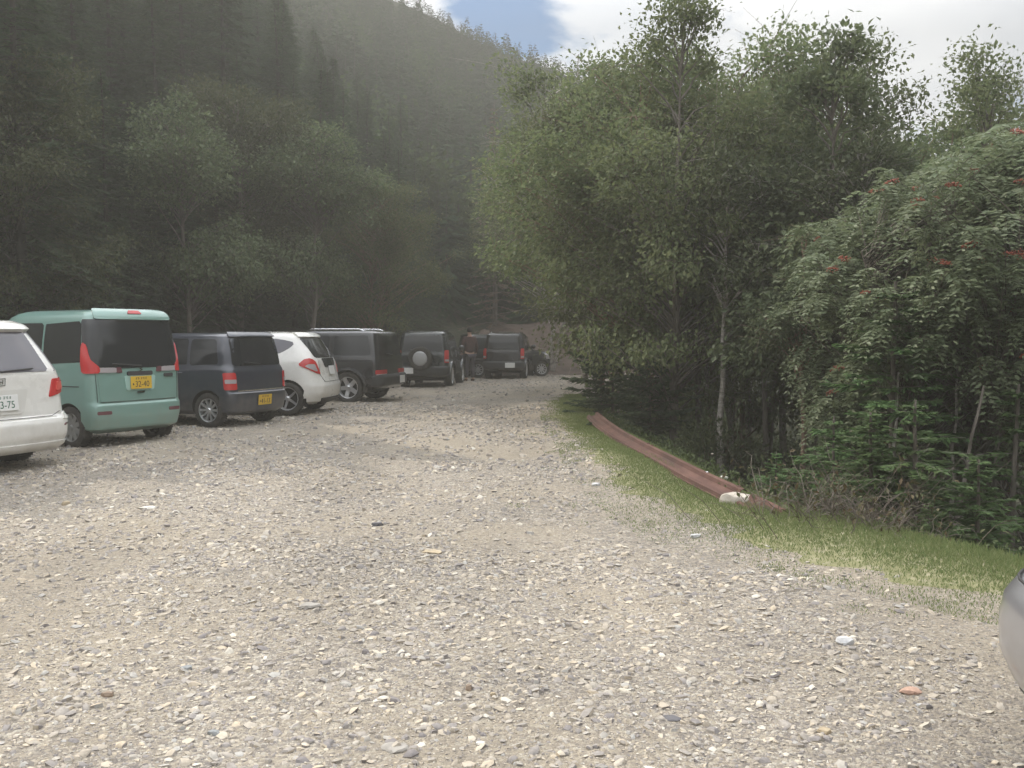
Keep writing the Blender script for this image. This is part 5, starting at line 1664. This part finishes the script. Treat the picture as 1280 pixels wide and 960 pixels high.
ST = {k: noise_mat(k + '_stone', [c * .8 for c in v], [min(1, c * 1.15) for c in v], 25, .85, .5, dist=.006) for k, v in dict(
    palegrey=(.50, .50, .50), pink=(.42, .27, .20), grey=(.25, .26, .26), dark=(.12, .115, .12), tan=(.38, .31, .21), white=(.66, .63, .57), brown=(.22, .165, .12), slab=(.30, .28, .25)).items()}
stones = [  # px, py, half sizes in metres, tone, label
    (1064, 811, .050, .036, .034, 'palegrey', 'pale grey wedge shaped stone on the gravel below the grass, right of centre'),
    (1146, 872, .050, .030, .022, 'pink', 'flat pinkish stone near the silver car'),
    (1160, 889, .017, .012, .010, 'palegrey', 'small whitish pebble just below the flat pink stone'),
    (490, 946, .052, .045, .014, 'slab', 'large flat grey slab sunk in the gravel at the bottom edge'),
    (226, 846, .028, .022, .020, 'grey', 'blue grey stone in the left foreground'),
    (585, 872, .018, .022, .022, 'brown', 'small dark brown stone left of a tan one at the foot of the picture'),
    (616, 880, .014, .012, .016, 'tan', 'small tan upright stone right of a dark brown one'),
    (841, 910, .046, .026, .012, 'dark', 'flat dark grey stone near the bottom, right of centre'),
    (179, 641, .085, .05, .018, 'white', 'flat whitish stone at the rim of the shade on the left'),
    (78, 633, .042, .036, .036, 'tan', 'round tan stone in front of the white wagon'),
    (384, 771, .062, .042, .022, 'slab', 'flat pale slab left of the middle of the gravel'),
    (540, 693, .10, .06, .012, 'tan', 'broad flat sandy stone in the middle of the gravel'),
    (260, 927, .028, .02, .018, 'grey', 'smooth grey pebble at the lower left'),
    (600, 942, .020, .014, .012, 'white', 'small white pebble near the bottom centre'),
    (1037, 925, .030, .024, .018, 'tan', 'tan pebble in the lower right foreground'),
    (470, 660, .05, .03, .03, 'dark', 'dark stone in the middle distance of the gravel'),
    (126, 880, .032, .022, .018, 'brown', 'brown flat stone in the lower left corner'),
    (906, 600, .05, .035, .03, 'white', 'white pebble on the grass verge'),
    (872, 670, .045, .03, .028, 'palegrey', 'pale stone at the ragged edge between gravel and grass'),
    (745, 610, .05, .035, .03, 'palegrey', 'light stone at the gravel edge of the verge'),
]
for k, (px, py, sx, sy, sz, tone, lab) in enumerate(stones):
    q = gp(px, py)
    rock('stone', q.x, q.y, sx, sy, sz, 40 + k, ST[tone], lab, 'stone', .22, .6, sub=2, rz=RS(k).uniform(-.3, .3), ang=.38)


def gravel(seed, bands, k, rings, drift):
    """loose stones of the lot: real stones, too many to count"""
    r = RS(seed)

    def field(n, y0, y1, smin, smax, xpow, wide=.60):
        u = r.rand(n)
        y = np.sqrt(y0 ** 2 + (y1 ** 2 - y0 ** 2) * u)
        x = r.uniform(-wide, wide, n) * y
        s = smin * (smax / smin) ** (r.rand(n) ** xpow)
        return x, y, s
    A = [field(n_, y0, y1, a_, b_, p_) for n_, y0, y1, a_, b_, p_ in bands]
    x, y, s = (np.concatenate([a[k] for a in A]) for k in range(3))
    # stones gather in drifts and leave sandy patches free
    dr = sum(np.sin(x * a + y * b + c) for a, b, c in ((1.1, .5, 0), (-.7, 1.3, 2), (2.3, -1.1, 4), (1.7, 2.4, 1), (4.1, 1.3, 3), (-3.2, 3.7, 5)))
    keep = (dr > drift) | (r.rand(len(x)) < .25)
    xg = np.interp(y, GRAV_Y, GRAV_X); xl = np.interp(y, LEFT_Y, LEFT_X)
    ov = x - xg
    keep &= (ov < .0) | (r.rand(len(x)) < np.exp(-np.clip(ov, 0, None) / .24) * .85)
    keep &= (x > xl + .1) & (y < 37)
    x, y, s = x[keep], y[keep], s[keep]
    n = len(x)
    a = np.arange(k) * 2 * PI / k
    ax_ = s * r.uniform(.7, 1.3, n); bx = s * r.uniform(.5, 1.0, n); hz = s * r.uniform(.25, .65, n) * (1 + .35 * sstep(7, 12, y))
    rz = r.uniform(0, 6.28, n); tilt = r.normal(0, .22, (n, 2))
    rows = []
    for rad, h in rings:
        jit = r.uniform(.72, 1.18, (n, k))
        X = np.cos(a)[None] * rad * jit * ax_[:, None]; Y = np.sin(a)[None] * rad * jit * bx[:, None]
        Z = np.full((n, k), h) * hz[:, None] * r.uniform(.85, 1.12, (n, k)) + (tilt[:, :1] * X + tilt[:, 1:] * Y) * (h > 0)
        rows.append(np.stack([X * np.cos(rz)[:, None] - Y * np.sin(rz)[:, None], X * np.sin(rz)[:, None] + Y * np.cos(rz)[:, None], Z], -1))
    V = np.concatenate(rows + [np.stack([np.zeros(n), np.zeros(n), hz * .98], -1)[:, None]], 1)
    V += np.stack([x, y, lot_z(x, y)], -1)[:, None]
    nr = len(rings)
    m = nr * k + 1
    base = (np.arange(n) * m)[:, None, None]
    i = np.arange(k); j = (i + 1) % k
    Q = np.concatenate([np.stack([i + q * k, j + q * k, j + (q + 1) * k, i + (q + 1) * k], -1) for q in range(nr - 1)])
    T = np.stack([i + (nr - 1) * k, j + (nr - 1) * k, np.full(k, nr * k)], -1)
    g = Geo(); g.v = [V.reshape(-1, 3)]; g.n = n * m
    g.f[4] = [(base + Q[None]).reshape(-1, 4)]; g.f[3] = [(base + T[None]).reshape(-1, 3)]
    g.m[4] = [np.zeros(n * len(Q), np.int32)]; g.m[3] = [np.zeros(n * k, np.int32)]
    o = g.obj('loose_gravel', STONES, sharp=38)
    tag(o, kind='stuff')
    print('stones', n)


STONES = stone_mat('gravel_stones')
gravel(77, [(17000, 2.6, 6.5, .008, .030, 2.0), (14000, 5.5, 11, .013, .036, 2.0), (19000, 9.5, 20, .018, .046, 2.0), (8000, 18, 36, .03, .06, 2.0)], 5, ((1.0, -.15), (.97, .40), (.60, .85)), -1.3)
gravel(78, [(46000, 2.6, 6.0, .003, .010, 1.2), (36000, 5.5, 11, .005, .013, 1.2)], 4, ((1.0, -.1), (.8, .65)), -2.6)


def grass():
    r = RS(88)
    n = 210000
    y = 4.0 + (24 - 4.0) * r.rand(n) ** 2.1
    xg = np.interp(y, GRAV_Y, GRAV_X); xe = np.interp(y, EDGE_Y, EDGE_X) + .4
    t = r.rand(n)
    x = xg - .12 + (xe - xg + .12) * t
    patch = sum(np.sin(x * a + y * b + c) for a, b, c in ((3.1, 1.5, 0), (-2.7, 2.3, 2), (6.3, -1.1, 4), (4.7, 4.4, 1)))
    dens = np.clip(sstep(0.08, .50, t) * .9 + .06 + .09 * patch * (1.1 - t), .015, 1)
    keep = r.rand(n) < dens
    x, y, t = x[keep], y[keep], t[keep]
    # stray tufts at the gravel edge
    for k in range(36):
        cy = r.uniform(4.5, 15); cx = np.interp(cy, GRAV_Y, GRAV_X) - abs(r.normal(0, .28)) + .1
        m = r.randint(14, 46)
        x = np.concatenate([x, cx + r.normal(0, .05, m)]); y = np.concatenate([y, cy + r.normal(0, .06, m)]); t = np.concatenate([t, np.full(m, .2)])
    n = len(x)
    xe = np.interp(y, EDGE_Y, EDGE_X)
    z = np.where(x > xe, np.minimum(lot_z(x, y), land(x, y) * .8), lot_z(x, y)) + .006
    h = (.018 + .045 * sstep(.2, 1, t)) * r.uniform(.5, 1.5, n)
    D = np.stack([r.normal(0, .45, n), r.normal(0, .45, n), np.ones(n)], -1)
    g = Geo(); g.add(*leaves(np.stack([x, y, z], -1), D, r.normal(0, 1, (n, 3)), h, .0035 + .0004 * y, .3))
    o = g.obj('grass', M['grass']); tag(o, kind='stuff')
    # litter and leaves on the forest floor of the slope: low herbs
    n = 60000
    y = 5.0 + 20 * r.rand(n) ** 1.3
    x = np.interp(y, EDGE_Y, EDGE_X) + .15 + 6 * r.rand(n) ** 1.4
    P = np.stack([x, y, surf_z(x, y) + r.uniform(-.02, .28, n) ** 1], -1)
    g = Geo(); g.add(*leaves(P, r.normal(0, 1, (n, 3)) + [0, 0, .25], r.normal(0, .6, (n, 3)) + [0, 0, 1], r.uniform(.025, .06, n) * (.6 + y / 20), .025, .15))
    o = g.obj('ground_cover', M['herb']); tag(o, kind='stuff')


grass()


def fallen_log():
    q = gp(676, 470); r = RS(4)
    s = np.linspace(0, 1, 9)[:, None]
    l = np.array([0, 0, .36]) + np.array([.75, .45, .16]) * s + r.normal(0, .012, (9, 3))
    g = Geo(); g.add(*tube(l, .05 * (1 - .5 * s[:, 0]), 7))
    g.add(*tube(np.stack([l[5], l[5] + [.1, -.05, .16]]), [.02, .008], 5)); g.add(*tube(np.stack([l[0] - [0.02, 0, .4], l[0], l[0] + [0, 0, .08]]), [.05, .05, .03], 7))
    o = g.obj('fallen_log', M['bark'], smooth=True); o.location = (q.x + .05, q.y + .6, 0)
    tag(o, 'short dark log propped on a stub at the foot of the earth bank', 'log')


fallen_log()


def sign_board():
    x, y = at(633, 37.5); z0 = 0.0
    root = empty('sign_board', (x, y, z0))
    tag(root, 'small weathered grey notice board on two posts above the farthest cars', 'sign')
    M['board'] = noise_mat('weathered_board', (.30, .29, .26), (.42, .41, .37), 6, .9, .2)
    zc = top_z(420, 37.5)
    g = Geo(); g.add(*box(0, 0, zc, .60, .03, .32)); g.obj('board', M['board'], root)
    for s in (-1, 1):
        g = Geo(); g.add(*box(s * .22, .045, zc / 2 + .05, .05, .05, zc + .3)); g.obj('post', M['bark'], root)


sign_board()


def person():
    """hiker seen small from behind between the jeeps"""
    x, y = at(587, 30.2)
    root = empty('person', (x, y, .0), .5)
    tag(root, 'person in a faded red jacket and dark trousers standing between the dark jeeps', 'person')
    M['jacket'] = noise_mat('faded_red_cloth', (.048, .026, .025), (.075, .036, .034), 9, .9, .3)
    M['trousers'] = mat('dark_cloth', (.05, .045, .055), .9)
    M['skin'] = mat('skin', (.42, .26, .19), .6)
    M['hair'] = mat('dark_hair', (.02, .016, .014), .7)
    M['shoe'] = mat('brown_boot', (.10, .06, .045), .8)

    def skin(name, pts, edges, radii, m, parent):
        me = bpy.data.meshes.new(name); me.from_pydata(pts, edges, []); me.update()
        o = link(name, me)
        o.modifiers.new('skin', 'SKIN')
        for v, rr in zip(me.skin_vertices[0].data, radii): v.radius = rr if isinstance(rr, tuple) else (rr, rr)
        me.skin_vertices[0].data[0].use_root = True
        sb = o.modifiers.new('sub', 'SUBSURF'); sb.levels = 2; sb.render_levels = 2
        bpy.context.view_layer.update()
        m2 = bpy.data.meshes.new_from_object(o.evaluated_get(bpy.context.evaluated_depsgraph_get()))
        o.modifiers.clear(); o.data = m2
        m2.materials.clear(); m2.materials.append(m); m2.polygons.foreach_set('use_smooth', np.ones(len(m2.polygons), bool))
        o.parent = parent
        return o
    H = 1.64
    pts = [(0, 0, .90), (0, .01, 1.08), (0, .0, 1.30), (0, -.01, 1.42), (0, 0, 1.50), (0, .02, 1.58), (0, .02, 1.66)]
    ed = [(0, 1), (1, 2), (2, 3), (3, 4), (4, 5), (5, 6)]
    ra = [(.15, .11), (.14, .10), (.165, .11), (.10, .075), .050, (.078, .092), (.055, .07)]
    for s in (1, -1):
        i = len(pts)
        pts += [(s * .10, 0, .84), (s * .11, .02, .47), (s * .12, -.03, .09), (s * .13, .10, .035)]
        ed += [(0, i), (i, i + 1), (i + 1, i + 2), (i + 2, i + 3)]; ra += [.095, .062, .045, .038]
        i = len(pts)
        pts += [(s * .19, 0, 1.36), (s * .25, -.01, 1.10), (s * .25, .08, .88), (s * .245, .10, .80)]
        ed += [(2, i), (i, i + 1), (i + 1, i + 2), (i + 2, i + 3)]; ra += [.062, .045, .034, (.04, .02)]
        h0 = i + 3
        for f, (dx, L) in enumerate(((-.025, .075), (-.008, .085), (.009, .08), (.024, .065))):
            pts += [(s * .245 + dx * .4, .105 + dx, .755), (s * .24 + dx * .4, .115 + dx, .755 - L * .6)]
            j = len(pts) - 2; ed += [(h0, j), (j, j + 1)]; ra += [.009, .007]
        pts += [(s * .225, .135, .775), (s * .222, .15, .745)]; j = len(pts) - 2; ed += [(h0, j), (j, j + 1)]; ra += [.010, .008]
    skin('body', pts, ed, ra, M['skin'], root)
    jp = [(0, 0, .86), (0, .01, 1.08), (0, 0, 1.30), (0, -.01, 1.43)]; je = [(0, 1), (1, 2), (2, 3)]
    jr = [(.185, .14), (.17, .125), (.19, .13), (.10, .085)]
    for s in (1, -1):
        i = len(jp); jp += [(s * .19, 0, 1.365), (s * .255, -.01, 1.10), (s * .252, .075, .90)]; je += [(2, i), (i, i + 1), (i + 1, i + 2)]; jr += [.078, .06, .048]
    skin('jacket', jp, je, jr, M['jacket'], root)
    tp = [(0, 0, .90)]; te = []; tr = [(.165, .125)]
    for s in (1, -1):
        i = len(tp); tp += [(s * .10, 0, .80), (s * .11, .02, .47), (s * .12, -.03, .10)]; te += [(0, i), (i, i + 1), (i + 1, i + 2)]; tr += [.112, .082, .068]
    skin('trousers', tp, te, tr, M['trousers'], root)
    for s in (1, -1):
        skin('boot', [(s * .12, -.05, .06), (s * .125, .03, .05), (s * .13, .13, .035)], [(0, 1), (1, 2)], [(.055, .06), (.052, .05), (.045, .035)], M['shoe'], root)
    bm = bmesh.new(); bmesh.ops.create_uvsphere(bm, u_segments=16, v_segments=10, radius=1)
    for v in bm.verts:
        v.co = Vector((v.co.x * .092, v.co.y * .108 - .012, v.co.z * .10 + 1.635))
        if v.co.y > .05 and v.co.z < 1.66: v.co.y = .05
        if v.co.z < 1.57: v.co.z = 1.57
    me = bpy.data.meshes.new('hair'); bm.to_mesh(me); bm.free(); me.materials.append(M['hair'])
    link('hair', me, root)
    g = Geo(); V, F = lathe_y([(.001, .022), (.008, .012), (.014, -.006)][::-1], 8); g.add(V + [0, .112, 1.60], F); g.obj('nose', M['skin'], root, smooth=True)


person()


# ------------------------------------------------------------------ lens glare, as an added air volume
def glare_veil():  # added box of air; stands in for lens glare lifting the blacks
    m = bpy.data.materials.new('glare_veil_air'); m.use_nodes = True
    nt = m.node_tree; nt.nodes.clear()
    out = nt.nodes.new('ShaderNodeOutputMaterial')
    v = nt.nodes.new('ShaderNodeVolumePrincipled')
    v.inputs['Color'].default_value = (*GLARE_COLOR, 1)
    v.inputs['Density'].default_value = GLARE_DENSITY
    v.inputs['Anisotropy'].default_value = 0.25
    nt.links.new(v.outputs['Volume'], out.inputs['Volume'])
    g = Geo(); V, F = box(0, 0, 22.5, 308, 308, 56)
    g.add(V, F); o = g.obj('glare_veil', m); tag(o, kind='stuff')


if GLARE_DENSITY > 0: glare_veil()
